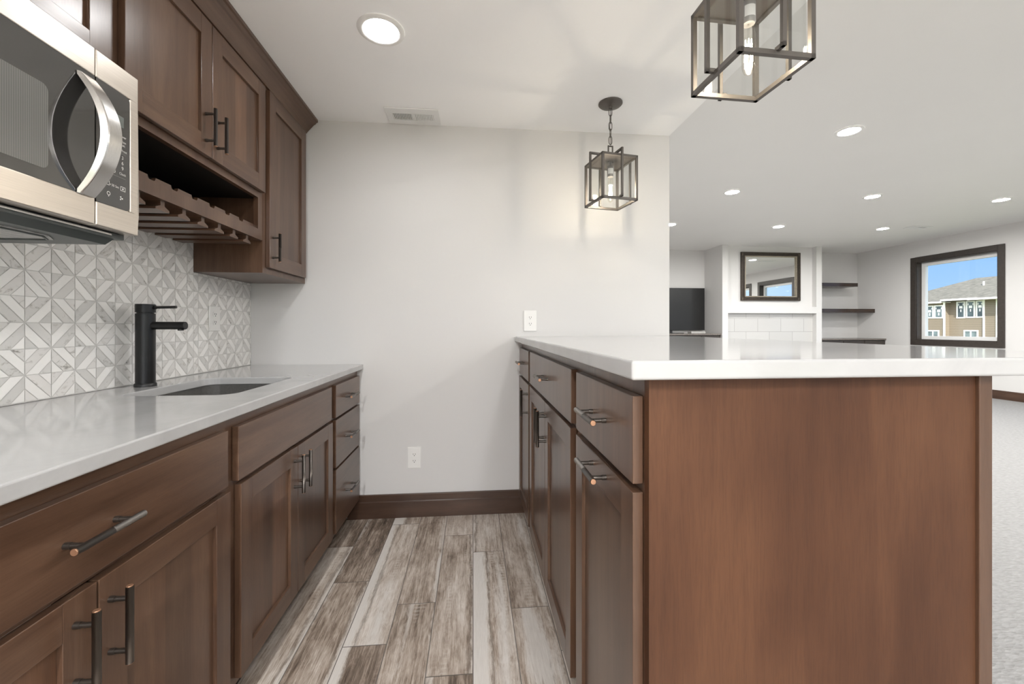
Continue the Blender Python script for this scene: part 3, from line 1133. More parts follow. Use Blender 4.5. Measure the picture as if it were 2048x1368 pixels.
# ------------------------------------------------------------------ outlets
def outlet(label, c, nrm):
    """c centre on the wall, nrm 'x' or '-y' facing direction"""
    e = empty('wall_outlet', c)
    tag(e, label, 'outlet', 'white duplex outlets')
    c = Vector(c)
    n_ = Vector((1, 0, 0)) if nrm == 'x' else Vector((0, -1, 0))
    u = Vector((0, 1, 0)) if nrm == 'x' else Vector((1, 0, 0))
    w = Vector((0, 0, 1))
    hw, hh = (0.043, 0.061) if nrm == 'x' else (0.039, 0.063)
    m = MB(); m.obox(c + n_ * 0.003, u * hw, n_ * 0.003, w * hh)
    m.build('cover_plate', M['white_plastic'], e, bevel=0.002)
    for s in (-1, 1):
        q = MB()
        cc = c + n_ * 0.0065 + w * (0.0195 * s)
        pts = []
        k = 24
        for i in range(k):
            a = 2 * math.pi * i / k
            pts.append(cc + u * 0.0165 * math.cos(a) + w * max(-0.0125, min(0.0125, 0.0165 * math.sin(a))))
        q.poly(pts + [p + n_ * 0.0012 for p in pts], [tuple(range(k, 2 * k))] + [(i, (i + 1) % k, k + (i + 1) % k, k + i) for i in range(k)])
        rc = q.build('receptacle', M['white_plastic'], e)
        t = MB()
        for du in (-1, 1):
            t.obox(cc + n_ * 0.0014 + u * (0.0062 * du) + w * 0.003, u * 0.0011, n_ * 0.0006, w * 0.0038)
        t.cyl(cc + n_ * 0.0008 - w * 0.0065, cc + n_ * 0.002 - w * 0.0065, 0.0024, 12)
        t.build('slots', M['socket_dark'], rc)
outlet('white duplex outlet low on the kitchen end wall', (-0.350, YW - 0.0005, 0.351), '-y')
outlet('white duplex outlet on the end wall just above the peninsula top', (0.350, YW - 0.0005, 1.172), '-y')
outlet('white duplex outlet set in the marble mosaic tile', (XL + 0.0095, 2.200, 1.175), 'x')

# ------------------------------------------------------------------ upper cabinets
UX, UXF = -0.98, -0.96          # face frame plane, door face plane
UZT = 2.30
# over the microwave
e = empty('upper_cabinet', ((XL + UX) / 2, 0.82, 1.80))
tag(e, 'brown upper cabinet directly above the microwave, mostly out of frame', 'cabinet', 'upper cabinets along the tiled wall')
frame_box(UX, 1, 0.39, 1.232, 1.802, UZT, XBK, [(0.43, 1.195, 1.85, 2.22)], None).build('cabinet_body', M['wood_v'], e)
for a, b in ((0.402, 0.803), (0.806, 1.207)):
    shaker(e, UXF, 1, a, b, 1.815, 2.246)
# wine cabinet with cubby, bottle rack and stemware rails
W = empty('wine_cabinet', ((XL + UX) / 2, 1.64, 1.53))
tag(W, 'brown upper cabinet with two doors over an open wine rack and stemware rails', 'cabinet', 'upper cabinets along the tiled wall')
m = frame_box(UX, 1, 1.232, 2.05, 1.537, UZT, XBK, [(1.27, 2.012, 1.583, 1.727), (1.27, 2.012, 1.765, 2.22)], None)
m.box(XBK + 0.01, UX - 0.02, 1.248, 2.034, 1.730, 1.748)
m.build('cabinet_body', M['wood_v'], W)
for a, b, py in ((1.252, 1.640, 1.602), (1.643, 2.040, 1.670)):
    d = shaker(W, UXF, 1, a, b, 1.756, 2.250, rw=0.070)
    pull(d, UXF, 1, (py, 1.854), 'z', 0.138)
shade_mb = MB()  # dark sheets on back, top and one side stand for the cubby's shade
shade_mb.box(XBK + 0.0102, XBK + 0.0125, 1.2485, 2.0335, 1.554, 1.7295)
shade_mb.box(XBK + 0.0125, UX - 0.0205, 1.2485, 2.0335, 1.7275, 1.7298)
shade_mb.box(XBK + 0.0125, UX - 0.0205, 1.2485, 1.2505, 1.554, 1.7275)
shade_mb.build('rack_shade', M['cubby_shade'], W)
# scalloped bottle rest: a strip with round notches in its top edge
def scallop(x0, x1, y0, y1, z0, z1, centres, r):
    m = MB()
    top = []
    for c in centres:
        for k in range(13):
            a = math.pi + math.pi * k / 12
            top.append((c + r * math.cos(a), z1 + r * 0.95 * math.sin(a)))
    top = [(y0, z1)] + top + [(y1, z1)]
    vs, fs = [], []
    for y, z in top:
        vs += [(x0, y, z0), (x0, y, z), (x1, y, z0), (x1, y, z)]
    for i in range(len(top) - 1):
        a, b = 4 * i, 4 * (i + 1)
        fs += [(a, a + 1, b + 1, b), (a + 2, b + 2, b + 3, a + 3), (a + 1, a + 3, b + 3, b + 1), (a, b, b + 2, a + 2)]
    fs += [(0, 2, 3, 1), (len(vs) - 4, len(vs) - 3, len(vs) - 1, len(vs) - 2)]
    m.poly(vs, fs)
    return m
cs = [1.303 + 0.1011 * k for k in range(7)]
scallop(-1.012, -1.0, 1.250, 2.032, 1.554, 1.604, cs, 0.0165).build('bottle_rest', M['wood_h'], W)
scallop(-1.24, -1.228, 1.250, 2.032, 1.554, 1.604, cs, 0.0165).build('bottle_rest', M['wood_h'], W)
for k in range(7):
    yc = 1.338 + 0.1005 * k - 0.0
    if yc > 1.99:
        break
    m = MB()
    z0 = 1.505
    # inverted T: narrow web, wide flange with slanted upper faces
    m.prism([(yc - 0.009, 1.537), (yc - 0.009, z0 + 0.016), (yc - 0.030, z0 + 0.007), (yc - 0.030, z0), (yc + 0.030, z0),
             (yc + 0.030, z0 + 0.007), (yc + 0.009, z0 + 0.016), (yc + 0.009, 1.537)], 0, XL + 0.012, -0.992)
    m.build('stemware_rail', M['wood_x'], W)
# tall right cabinet
R = empty('upper_cabinet', ((XL + UX) / 2, 2.3, 1.387))
tag(R, 'taller single-door upper cabinet in the corner by the kitchen end wall', 'cabinet', 'upper cabinets along the tiled wall')
frame_box(UX, 1, 2.052, YW - 0.003, 1.387, UZT, XBK, [(2.10, 2.50, 1.43, 2.23)], None).build('cabinet_body', M['wood_v'], R)
d = shaker(R, UXF, 1, 2.081, 2.511, 1.416, 2.258, rw=0.070)
pull(d, UXF, 1, (2.108, 1.515), 'z', 0.137)
# crown
m = MB()
prof = [(XL + 0.004, UZT + 0.0005), (UX + 0.0005, UZT + 0.0005), (UX + 0.0005, 2.268), (-0.968, 2.268), (-0.966, 2.275), (-0.928, 2.318), (-0.920, 2.322),
        (-0.914, 2.332), (-0.906, 2.334), (-0.906, CK - 0.001), (XL + 0.004, CK - 0.001)]
m.prism(prof, 1, 0.39, YW - 0.002)
tag(m.build('crown_molding', M['wood_h'], bevel=0.001), 'brown crown moulding running along the top of the upper cabinets', 'moulding')

# ------------------------------------------------------------------ microwave
def arc_pts(cy, cz, r, a0, a1, n=6):
    return [(cy + r * math.cos(math.radians(a0 + (a1 - a0) * k / n)), cz + r * math.sin(math.radians(a0 + (a1 - a0) * k / n))) for k in range(n + 1)]

def text_mesh(items, x, parent, name, mat):
    """items: (text, y, z, size); reads towards +y, facing +x"""
    mb = MB()
    dg = bpy.context.evaluated_depsgraph_get()
    for t, y, z, s in items:
        cu = bpy.data.curves.new('txt', 'FONT')
        cu.body = t; cu.size = s; cu.align_x = 'CENTER'; cu.align_y = 'CENTER'
        ob = bpy.data.objects.new('txt', cu)
        COL.objects.link(ob)
        bpy.context.view_layer.update()
        me = bpy.data.meshes.new_from_object(ob.evaluated_get(bpy.context.evaluated_depsgraph_get()))
        mb.poly([(x, y + v_.co.x, z + v_.co.y) for v_ in me.vertices], [tuple(p.vertices) for p in me.polygons])
        bpy.data.objects.remove(ob); bpy.data.curves.remove(cu); bpy.data.meshes.remove(me)
    return mb

def make_microwave():
    Y0, Y1, Z0, Z1, XM = 0.445, 1.203, 1.375, 1.792, -0.890
    e = empty('microwave', (-1.09, 0.824, 1.345))
    tag(e, 'stainless over-the-range microwave with curved door handle and black keypad', 'microwave')
    m = MB(); m.box(XBK + 0.012, XM - 0.034, Y0 + 0.002, Y1 - 0.002, 1.362, Z1 + 0.004)
    m.build('case', M['charcoal'], e)
    # underside: slanted front lip and recessed filters
    m = MB()
    m.prism([(XM - 0.034, 1.374), (XM - 0.038, 1.366), (-0.955, 1.347), (-1.255, 1.347), (-1.255, 1.364), (XM - 0.034, 1.376)], 1, Y0 + 0.012, Y1 - 0.02)
    us = m.build('underside', M['charcoal'], e)
    m = MB()
    m.box(XM - 0.040, XM - 0.030, Y0 + 0.01, Y1 - 0.045, 1.3665, 1.3705)
    m.build('chrome_strip', M['handle_steel'], us)
    for a, b in ((0.50, 0.79), (0.84, 1.12)):
        q = MB()
        q.prism([(-1.225, a), (-0.99, a), (-0.985, a + 0.006), (-0.985, b - 0.05), (-1.02, b), (-1.225, b)], 2, 1.3445, 1.3475)
        q.build('grease_filter', M['filter'], us)
        q = MB()
        q.tube([(-1.215, a + 0.01, 1.344), (-1.0, a + 0.01, 1.344), (-0.995, b - 0.055, 1.344), (-1.025, b - 0.01, 1.344), (-1.215, b - 0.01, 1.344)], 0.003, 6, closed=True)
        q.build('filter_rim', M['charcoal'], us)
    # door and control panel, each a steel face with a glass inset
    xs0 = XM - 0.033
    SEAM = 1.0765
    gz0, gz1 = 1.437, 1.726
    dm = MB()
    dm.box(xs0, XM, Y0, SEAM - 0.0015, Z0, gz0); dm.box(xs0, XM, Y0, SEAM - 0.0015, gz1, Z1)
    dm.box(xs0, XM, Y0, Y0 + 0.06, gz0, gz1)
    dm.box(xs0, XM - 0.004, Y0 + 0.06, SEAM - 0.0015, gz0, gz1)
    door = dm.build('door', M['steel'], e, bevel=0.0022)
    g = MB(); g.box(XM - 0.004, XM - 0.0008, Y0 + 0.0605, SEAM - 0.0018, gz0 + 0.0005, gz1 - 0.0005)
    g.build('door_glass', M['black_glass'], door)
    # perforated window screen seen behind the glass, rounded corners
    wz0, wz1, wy0, wy1, r = 1.463, 1.640, 0.55, 0.966, 0.014
    pts = arc_pts(wy1 - r, wz1 - r, r, 0, 90) + arc_pts(wy0 + r, wz1 - r, r, 90, 180) + arc_pts(wy0 + r, wz0 + r, r, 180, 270) + arc_pts(wy1 - r, wz0 + r, r, 270, 360)
    g = MB(); g.prism(pts, 0, XM - 0.0008, XM - 0.0004)
    g.build('door_window', M['door_screen'], door)
    # bowed handle: rectangular section swept on an arc
    hb = MB()
    zc, hh = 1.574, 0.1395
    n = 28
    prof = []
    for k in range(n + 1):
        t = -1 + 2 * k / n
        z = zc + hh * t
        bow = 0.060 * (1 - t * t) + 0.004
        prof.append((bow, z, t))
    vs, fs = [], []
    for bow, z, t in prof:
        th = 0.012 + 0.004 * (1 - t * t)
        for (dy, dx) in ((-0.019, 0.0), (0.019, 0.0), (0.019, -th), (-0.019, -th)):
            vs.append((XM + max(0.0, bow + dx) + (0.0002 if dx < 0 else 0.0), 1.046 + dy + (0.006 if dx == 0 else 0), z))
    for k in range(n):
        for j in range(4):
            a, b = 4 * k + j, 4 * k + (j + 1) % 4
            fs.append((a, b, b + 4, a + 4))
    fs += [(3, 2, 1, 0), (4 * n, 4 * n + 1, 4 * n + 2, 4 * n + 3)]
    hb.poly(vs, fs, 0, True)
    h = hb.build('handle', M['handle_steel'], door, angle=35, bevel=0.002)
    # control side
    cm = MB()
    cy1, r = 1.176, 0.012
    cm.box(xs0, XM, SEAM + 0.0015, Y1, Z0, gz0 - 0.006); cm.box(xs0, XM, SEAM + 0.0015, Y1, gz1, Z1)
    cm.box(xs0, XM, cy1, Y1, gz0 - 0.006, gz1)
    cm.box(xs0, XM - 0.004, SEAM + 0.0015, cy1, gz0 - 0.006, gz1)
    cp_ = cm.build('control_panel', M['steel'], e, bevel=0.0022)
    pts = arc_pts(cy1 - r, gz1 - r, r, 0, 90) + [(SEAM + 0.002, gz1), (SEAM + 0.002, gz0 - 0.0055)] + arc_pts(cy1 - r, gz0 - 0.0055 + r, r, 270, 360)
    g = MB(); g.prism(pts, 0, XM - 0.004, XM - 0.0006)
    g.build('keypad_glass', M['black_glass'], cp_)
    # bright rim round the keypad corner
    g = MB(); g.box(XM - 0.0006, XM - 0.0002, 1.100, 1.157, 1.640, 1.667)
    g.build('display', M['lcd'], cp_)
    xt = XM - 0.0002
    rows = [('Power', 1.153, 1.617, 0.0085), ('Soften', 1.153, 1.604, 0.0085), ('Melt', 1.153, 1.595, 0.0085), ('Defrost', 1.153, 1.581, 0.0085),
            ('Reheat', 1.118, 1.617, 0.0085), ('Popcorn', 1.118, 1.600, 0.0085), ('Cook', 1.118, 1.583, 0.0085),
            ('3', 1.153, 1.5625, 0.0125), ('6', 1.153, 1.549, 0.0125), ('9', 1.153, 1.5355, 0.0125), ('Clock', 1.153, 1.521, 0.0085),
            ('2', 1.129, 1.5625, 0.0125), ('5', 1.129, 1.549, 0.0125), ('8', 1.129, 1.5355, 0.0125), ('0', 1.129, 1.521, 0.0125),
            ('1', 1.105, 1.5625, 0.0125), ('4', 1.105, 1.549, 0.0125), ('7', 1.105, 1.5355, 0.0125),
            ('+30 Sec', 1.129, 1.484, 0.0085)]
    mb = text_mesh(rows, xt, cp_, 'keypad_marks', M['mark'])
    def ring(y, z, hy, hz, t):
        for a, b, c, d_ in ((y - hy, y + hy, z + hz - t, z + hz), (y - hy, y + hy, z - hz, z - hz + t), (y - hy, y - hy + t, z - hz + t, z + hz - t), (y + hy - t, y + hy, z - hz + t, z + hz - t)):
            mb.face([(xt, a, c), (xt, b, c), (xt, b, d_), (xt, a, d_)])
    ring(1.107, 1.486, 0.0075, 0.0055, 0.0012)
    mb.face([(xt, 1.105, 1.483), (xt, 1.110, 1.486), (xt, 1.105, 1.489)])
    ring(1.154, 1.484, 0.0075, 0.0055, 0.0012)
    mb.face([(xt, 1.152, 1.482), (xt, 1.156, 1.482), (xt, 1.156, 1.486), (xt, 1.152, 1.486)])
    k = 14
    pts = [(1.112 + 0.005 * math.cos(2 * math.pi * i / k), 1.4605 + 0.005 * math.sin(2 * math.pi * i / k)) for i in range(k)]
    pin = [(1.112 + 0.0035 * math.cos(2 * math.pi * i / k), 1.4605 + 0.0035 * math.sin(2 * math.pi * i / k)) for i in range(k)]
    for i in range(k):
        j = (i + 1) % k
        mb.face([(xt, *pts[i]), (xt, *pts[j]), (xt, *pin[j]), (xt, *pin[i])])
    mb.face([(xt, 1.1105, 1.453), (xt, 1.1135, 1.453), (xt, 1.1135, 1.4545), (xt, 1.1105, 1.4545)])
    for i in range(3):
        a = math.radians(90 + 120 * i)
        b = a + 0.9
        mb.face([(xt, 1.149, 1.459), (xt, 1.149 + 0.0055 * math.cos(a), 1.459 + 0.0055 * math.sin(a)), (xt, 1.149 + 0.0055 * math.cos(b), 1.459 + 0.0055 * math.sin(b))])
    mb.build('keypad_marks', M['mark'], cp_, recalc=False)
    mb = MB()
    for z in (1.5715, 1.5105):
        mb.face([(xt, 1.09, z), (xt, 1.163, z), (xt, 1.163, z + 0.0009), (xt, 1.09, z + 0.0009)])
    mb.build('keypad_lines', M['mark_grey'], cp_, recalc=False)
make_microwave()

# ------------------------------------------------------------------ peninsula
PF, PFR = 0.280, 0.300          # door faces look towards -x
PB = 0.926                      # back of the cabinets
PYE = 0.690                     # end panel plane
PZT = 1.0425
def pen_unit(name, label, y0, y1, opens):
    e = empty(name, ((PFR + PB) / 2, (y0 + y1) / 2, 0))
    tag(e, label, 'cabinet', 'peninsula cabinets')
    frame_box(PFR, -1, y0, y1, ZB, PZT, PB, opens, None).build('cabinet_body', M['wood_v'], e)
    toe_kick(e, 0.362, -1, y0, y1)
    return e
P1 = pen_unit('peninsula_cabinet', 'peninsula cabinet at the open end, drawer over pull-out door, bare wooden end panel', PYE + 0.0185, 1.150,
              [(0.74, 1.10, 0.12, 0.83), (0.74, 1.10, 0.86, 1.0)])
m = MB(); m.box(PFR, PB + 0.0005, PYE, PYE + 0.018, 0.0, PZT)
m.build('end_panel', M['wood_panel_x'], P1)
m = MB(); m.box(PFR - 0.0002, PFR + 0.006, PYE - 0.0006, PYE, 0.0, PZT); 
d = slab(P1, 'drawer', PF, -1, 0.712, 1.118, 0.855, 1.010, M['wood_v'])
pull(d, PF, -1, (0.911, 0.934), 'y')
d = shaker(P1, PF, -1, 0.712, 1.120, 0.117, 0.840)
pull(d, PF, -1, (0.909, 0.814), 'y')
P2 = pen_unit('peninsula_cabinet', 'middle peninsula cabinet with one wide drawer over a pair of doors', 1.150, 2.078,
              [(1.20, 2.03, 0.12, 0.83), (1.20, 2.03, 0.86, 1.0)])
d = slab(P2, 'drawer', PF, -1, 1.178, 2.050, 0.855, 1.011, M['wood_v'])
pull(d, PF, -1, (1.600, 0.936), 'y')
for a, b, py in ((1.186, 1.616, 1.588), (1.619, 2.056, 1.645)):
    d = shaker(P2, PF, -1, a, b, 0.117, 0.840)
    pull(d, PF, -1, (py, 0.741), 'z', 0.140)
P3 = pen_unit('peninsula_cabinet', 'narrow peninsula cabinet against the end wall, drawer over one door', 2.078, YW - 0.003,
              [(2.12, 2.50, 0.12, 0.83), (2.12, 2.50, 0.86, 1.0)])
d = slab(P3, 'drawer', PF, -1, 2.103, 2.506, 0.855, 1.010, M['wood_v'])
pull(d, PF, -1, (2.305, 0.934), 'y')
d = shaker(P3, PF, -1, 2.103, 2.540, 0.117, 0.838)
pull(d, PF, -1, (2.133, 0.741), 'z', 0.140)
m = MB(); m.box(PB + 0.001, TP, PYE - 0.006, YW - 0.002, 0.0, PZT)
tag(m.build('peninsula_back_panel', M['wood_v'], bevel=0.0015), 'brown wooden back panel of the peninsula, its edge standing proud of the end panel', 'panel')
# peninsula top; clipped round the wall end
PT0, PT1 = 1.0445, 1.077
def pen_top():
    m = MB()
    m.box(0.257, 1.30, 0.657, YW - 0.001, PT0, PT1)
    o = m.build('peninsula_countertop', M['quartz'], bevel=0.005)
    o.modifiers['edge'].segments = 4
    tag(o, 'glossy white quartz bar top on the peninsula', 'countertop')
pen_top()

# ------------------------------------------------------------------ ceiling fixtures
def downlight(label, x, y, z, lens, r=0.095, group='recessed downlights'):
    e = empty('recessed_light', (x, y, z))
    tag(e, label, 'ceiling light', group)
    m = MB()
    m.lathe((x, y, z), [(r, -0.0005), (r * 0.985, -0.004), (r * 0.93, -0.006), (r * 0.80, -0.0085), (r * 0.745, -0.006), (r * 0.735, -0.001)], 48)
    m.build('trim_ring', M['white_plastic'], e)
    m = MB()
    m.lathe((x, y, z), [(r * 0.737, -0.0035), (r * 0.4, -0.0055), (0.0001, -0.006)], 48)
    m.build('lens', lens, e)
    return e
downlight('recessed light in the lowered kitchen ceiling above the sink aisle', -0.375, 1.753, CK, M['lens_k'])
downlight('recessed kitchen light over the aisle beside the microwave, out of frame', -0.375, -0.05, CK, M['lens_k'])
downlight('added unseen recessed kitchen fill light over the aisle behind the viewer', -0.375, -1.35, CK, M['fill_a'])  # this and the next ones are added out of view to brighten the kitchen
downlight('added unseen recessed kitchen fill light over the far back of the aisle', -0.375, -2.90, CK, M['fill_a'])
for x_, y_, w_ in ((0.55, -1.10, 'just behind the viewer'), (0.62, -1.95, 'far behind the viewer'), (0.62, -3.3, 'by the glazed door')):
    downlight('added recessed kitchen fill light on the peninsula side out of frame, ' + w_, x_, y_, CK, M['fill_s'])
VIS = [((3.065, 3.147), 'largest, nearest recessed light in the living room ceiling'),
       ((3.062, 4.690), 'living room downlight in the row behind the nearest one, closest to the kitchen wall end'),
       ((4.880, 4.690), 'living room downlight in the middle of the row of three'),
       ((6.620, 4.660), 'living room downlight at the right of the row of three, towards the window'),
       ((3.068, 6.255), 'living room downlight half hidden by the end of the kitchen wall'),
       ((4.846, 6.227), 'living room downlight in front of the fireplace mirror'),
       ((6.635, 6.200), 'living room downlight in front of the floating shelves')]
for (x, y), lb in VIS:
    downlight(lb, x, y, CF, M['lens_l'], 0.098)
k = 0
for y, ylab in ((3.15, 'level with the nearest visible light'), (1.6, 'beside the peninsula'), (0.05, 'level with the viewer'), (-1.6, 'behind the viewer'), (-3.1, 'by the added glazed doors')):
    for x, xlab in ((3.065, 'kitchen side'), (4.87, 'middle'), (6.62, 'window side')):
        if y == 3.15 and x < 4:
            continue
        downlight('added living room fill downlight out of frame, %s, %s' % (xlab, ylab), x, y, CF, M['lens_l'] if y > 1 else M['fill_b'], 0.098)  # unseen downlights, added to brighten the room

def register(label, x0, x1, y0, y1, z, dark):
    e = empty('ceiling_vent', ((x0 + x1) / 2, (y0 + y1) / 2, z))
    tag(e, label, 'vent', 'ceiling vents')
    m = MB()
    fr = 0.022
    m.box(x0, x1, y0, y0 + 0.055, z - 0.007, z - 0.0005); m.box(x0, x1, y1 - 0.055, y1, z - 0.007, z - 0.0005)
    m.box(x0, x0 + fr * 1.6, y0 + 0.055, y1 - 0.055, z - 0.007, z - 0.0005); m.box(x1 - fr * 1.6, x1, y0 + 0.055, y1 - 0.055, z - 0.007, z - 0.0005)
    xm = (x0 + x1) / 2
    m.box(xm - 0.006, xm + 0.006, y0 + 0.055, y1 - 0.055, z - 0.007, z - 0.0005)
    m.build('vent_frame', M['vinyl'], e, bevel=0.0015)
    b = MB(); b.box(x0 + fr, x1 - fr, y0 + 0.05, y1 - 0.05, z - 0.0012, z - 0.0004)
    b.build('vent_duct', M['socket_dark'], e)
    s = MB()
    for a0, a1, tilt in ((x0 + fr * 1.6, xm - 0.006, -1), (xm + 0.006, x1 - fr * 1.6, 1)):
        n = 12
        for i in range(n):
            c = a0 + (a1 - a0) * (i + 0.5) / n
            s.obox((c, (y0 + y1) / 2, z - 0.0042), Vector((0.0033, 0, 0.0017 * tilt)), (0, (y1 - y0) / 2 - 0.054, 0), Vector((-0.0003 * tilt, 0, 0.0007)))
    s.build('vent_louvers', M['vinyl'], e)
register('white ceiling register in the kitchen close to the end wall', -0.492, -0.193, 2.358, 2.541, CK, True)
register('thin white vent in the living room ceiling near the window wall', 6.93, 7.28, 5.98, 6.14, CF, True)

# ------------------------------------------------------------------ lantern pendants
def pendant(cx_, cy_, rot, label, lit=True):
    e = empty('lantern_pendant', (0, 0, 0))
    tag(e, label, 'pendant light', 'lantern pendants over the peninsula')
    zc = CK
    m = MB()
    m.lathe((0, 0, 0), [(0.0001, zc), (0.064, zc), (0.064, zc - 0.006), (0.058, zc - 0.012), (0.030, zc - 0.018), (0.012, zc - 0.021), (0.010, zc - 0.030), (0.0001, zc - 0.030)], 40)
    m.build('canopy', M['lantern'], e)
    # chain
    m = MB()
    z = zc - 0.026
    k = 0
    while z > 2.165:
        ax = Vector((1, 0, 0)) if k % 2 == 0 else Vector((0, 1, 0))
        pts = []
        for i in range(16):
            a = 2 * math.pi * i / 16
            yy = 0.0175 * math.sin(a) + (0.006 if math.sin(a) > 0 else -0.006)
            pts.append(Vector((0, 0, z - 0.022 + yy)) + ax * 0.0085 * math.cos(a))
        m.tube(pts, 0.0021, 8, closed=True)
        z -= 0.0385
        k += 1
    m.tube([(0.003 * math.sin(t * 9), 0.003, zc - 0.028 - t * (zc - 0.028 - 2.12)) for t in [i / 20 for i in range(21)]], 0.0017, 6)
    m.build('chain', M['lantern'], e)
    s, h0, h1, b = 0.098, 1.806, 2.031, 0.006
    ca, sa = math.cos(rot), math.sin(rot)
    U, V, Wz = Vector((ca, sa, 0)), Vector((-sa, ca, 0)), Vector((0, 0, 1))
    def bar(m, p, q, hw=b):
        """square bar between local points"""
        P = U * p[0] + V * p[1] + Wz * p[2]
        Q = U * q[0] + V * q[1] + Wz * q[2]
        d = (Q - P)
        c = (P + Q) / 2
        if abs(d.z) > 1e-6:
            m.obox(c, U * hw, V * hw, d / 2 + d.normalized() * hw)
        else:
            side = Wz.cross(d.normalized())
            m.obox(c, d / 2 + d.normalized() * hw, side * hw, Wz * hw)
    # bracket loop
    m = MB()
    for k_ in (-1, 1):
        bar(m, (0.0125 * k_, 0, h1), (0.0125 * k_, 0, h1 + 0.085), 0.003)
    bar(m, (-0.0125, 0, h1 + 0.085), (0.0125, 0, h1 + 0.085), 0.003)
    m.build('hanging_loop', M['lantern'], e)
    m = MB()
    for i in (-1, 1):
        for j in (-1, 1):
            bar(m, (i * s, j * s, h0), (i * s, j * s, h1))
        for z in (h0, h1):
            bar(m, (i * s, -s, z), (i * s, s, z))
            bar(m, (-s, i * s, z), (s, i * s, z))
    m.build('frame', M['lantern'], e)
    m = MB()
    m.obox(Wz * (h1 + 0.002), U * s, V * s, Wz * 0.002)
    m.build('top_plate', M['lantern'], e)
    hb, ht, of = h0 + 0.012, h1 + 0.036, s + 0.0225
    for k_ in (0, 1):
        m = MB()
        A_ = (lambda a, z: (a, 0.0, z)) if k_ == 0 else (lambda a, z: (0.0, a, z))
        top = ht - 0.010 * k_
        for sg in (-1, 1):
            bar(m, A_(sg * of, hb - 0.004), A_(sg * of, top), 0.005)
            bar(m, A_(sg * (s + 0.006), hb - 0.004), A_(sg * of, hb - 0.004), 0.005)
        bar(m, A_(-of, top), A_(of, top), 0.005)
        m.build('hoop', M['lantern'], e)
    for i in (-1, 1):
        m = MB(); m.obox(U * (i * (s - 0.008)) + Wz * (h0 + h1) / 2, U * 0.0012, V * (s - 0.008), Wz * ((h1 - h0) / 2 - 0.006))
        m.build('glass_pane', M['lantern_glass'], e)
        m = MB(); m.obox(V * (i * (s - 0.008)) + Wz * (h0 + h1) / 2, V * 0.0012, U * (s - 0.0095), Wz * ((h1 - h0) / 2 - 0.006))
        m.build('glass_pane', M['lantern_glass'], e)
    m = MB()
    m.cyl((0, 0, h1), (0, 0, 2.008), 0.004, 12)
    m.lathe((0, 0, 0), [(0.0001, 2.010), (0.0165, 2.008), (0.0175, 2.000), (0.0175, 1.952), (0.0150, 1.948), (0.0001, 1.948)], 28)
    sk = m.build('socket', M['socket_grey'], e)
    m = MB()
    n = 10
    ring = [(0.0179 * math.cos(math.radians(205 + 95 * i / n)), 0.0179 * math.sin(math.radians(205 + 95 * i / n))) for i in range(n + 1)]
    vs = [(x, y, 1.962) for x, y in ring] + [(x, y, 1.992) for x, y in ring]
    m.poly(vs, [(i, i + 1, n + 2 + i, n + 1 + i) for i in range(n)], 0, True)
    m.build('paper_label', M['white_plastic'], sk, recalc=False)
    m = MB()
    m.lathe((0, 0, 0), [(0.0125, 1.948), (0.0132, 1.935), (0.0155, 1.925), (0.0163, 1.910), (0.0163, 1.838), (0.0150, 1.826), (0.0112, 1.817), (0.0055, 1.8125), (0.0001, 1.8115)], 28)
    bl = m.build('bulb', M['bulb_glass'], e)
    m = MB()
    n = 6
    for i in range(n):
        a, a2 = 2 * math.pi * i / n, 2 * math.pi * (i + 0.5) / n
        m.tube([(0.008 * math.cos(a), 0.008 * math.sin(a), 1.905), (0.0095 * math.cos(a2), 0.0095 * math.sin(a2), 1.848)], 0.0007, 6)
    m.build('filament', M['filament'], bl)
    m = MB()
    m.cyl((0, 0, 1.948), (0, 0, 1.905), 0.0035, 10, r1=0.0022)
    m.build('filament_stem', M['lantern_glass'], bl)
    e.location = (cx_, cy_, 0)
    return e
pendant(0.740, 1.062, math.radians(2.5), 'bronze cage pendant nearest the viewer, cut off by the top of the frame')
pendant(0.744, 2.210, math.radians(10.5), 'whole bronze cage pendant hanging on a chain by the kitchen end wall')

# ------------------------------------------------------------------ living room furnishings
def make_mirror():
    x0, x1, z0, z1, y = 5.259, 6.508, 1.662, 2.620, RY
    e = empty('wall_mirror', ((x0 + x1) / 2, y, z0))
    tag(e, 'rectangular mirror in an ornate dark bronze frame above the fireplace', 'mirror')
    w = 0.092
    m = MB()
    def ringbox(a, b, d0, d1, mi):
        m.box(x0 + a, x0 + b, y - d1, y - d0, z0 + a, z1 - a, mi); m.box(x1 - b, x1 - a, y - d1, y - d0, z0 + a, z1 - a, mi)
        m.box(x0 + b, x1 - b, y - d1, y - d0, z0 + a, z0 + b, mi); m.box(x0 + b, x1 - b, y - d1, y - d0, z1 - b, z1 - a, mi)
    ringbox(0, 0.018, 0.001, 0.038, 0)
    ringbox(0.018, 0.074, 0.001, 0.030, 1)
    ringbox(0.074, w, 0.001, 0.036, 2)
    # beaded ornament
    def bead(px, pz):
        m.obox((px, y - 0.032, pz), (0.010, 0, 0.010), (0, 0.006, 0), (-0.010, 0, 0.010), 0)
    n = 40
    for i in range(n):
        t = x0 + 0.04 + (x1 - x0 - 0.08) * (i + 0.5) / n
        for dz in (0.034, 0.058):
            bead(t, z0 + dz); bead(t, z1 - dz)
    n = 30
    for i in range(n):
        t = z0 + 0.07 + (z1 - z0 - 0.14) * (i + 0.5) / n
        for dx in (0.034, 0.058):
            bead(x0 + dx, t); bead(x1 - dx, t)
    m.build('mirror_frame', [M['bronze_dark'], M['bronze_dark2'], M['bronze_light']], e)
    g = MB(); g.box(x0 + w - 0.004, x1 - w + 0.004, y - 0.012, y - 0.002, z0 + w - 0.004, z1 - w + 0.004)
    g.build('mirror_glass', M['mirror'], e)
M['bronze_dark'] = plain('frame_dark', (0.055, 0.042, 0.032), 0.45, 0.3, var=0.5, vscale=70)
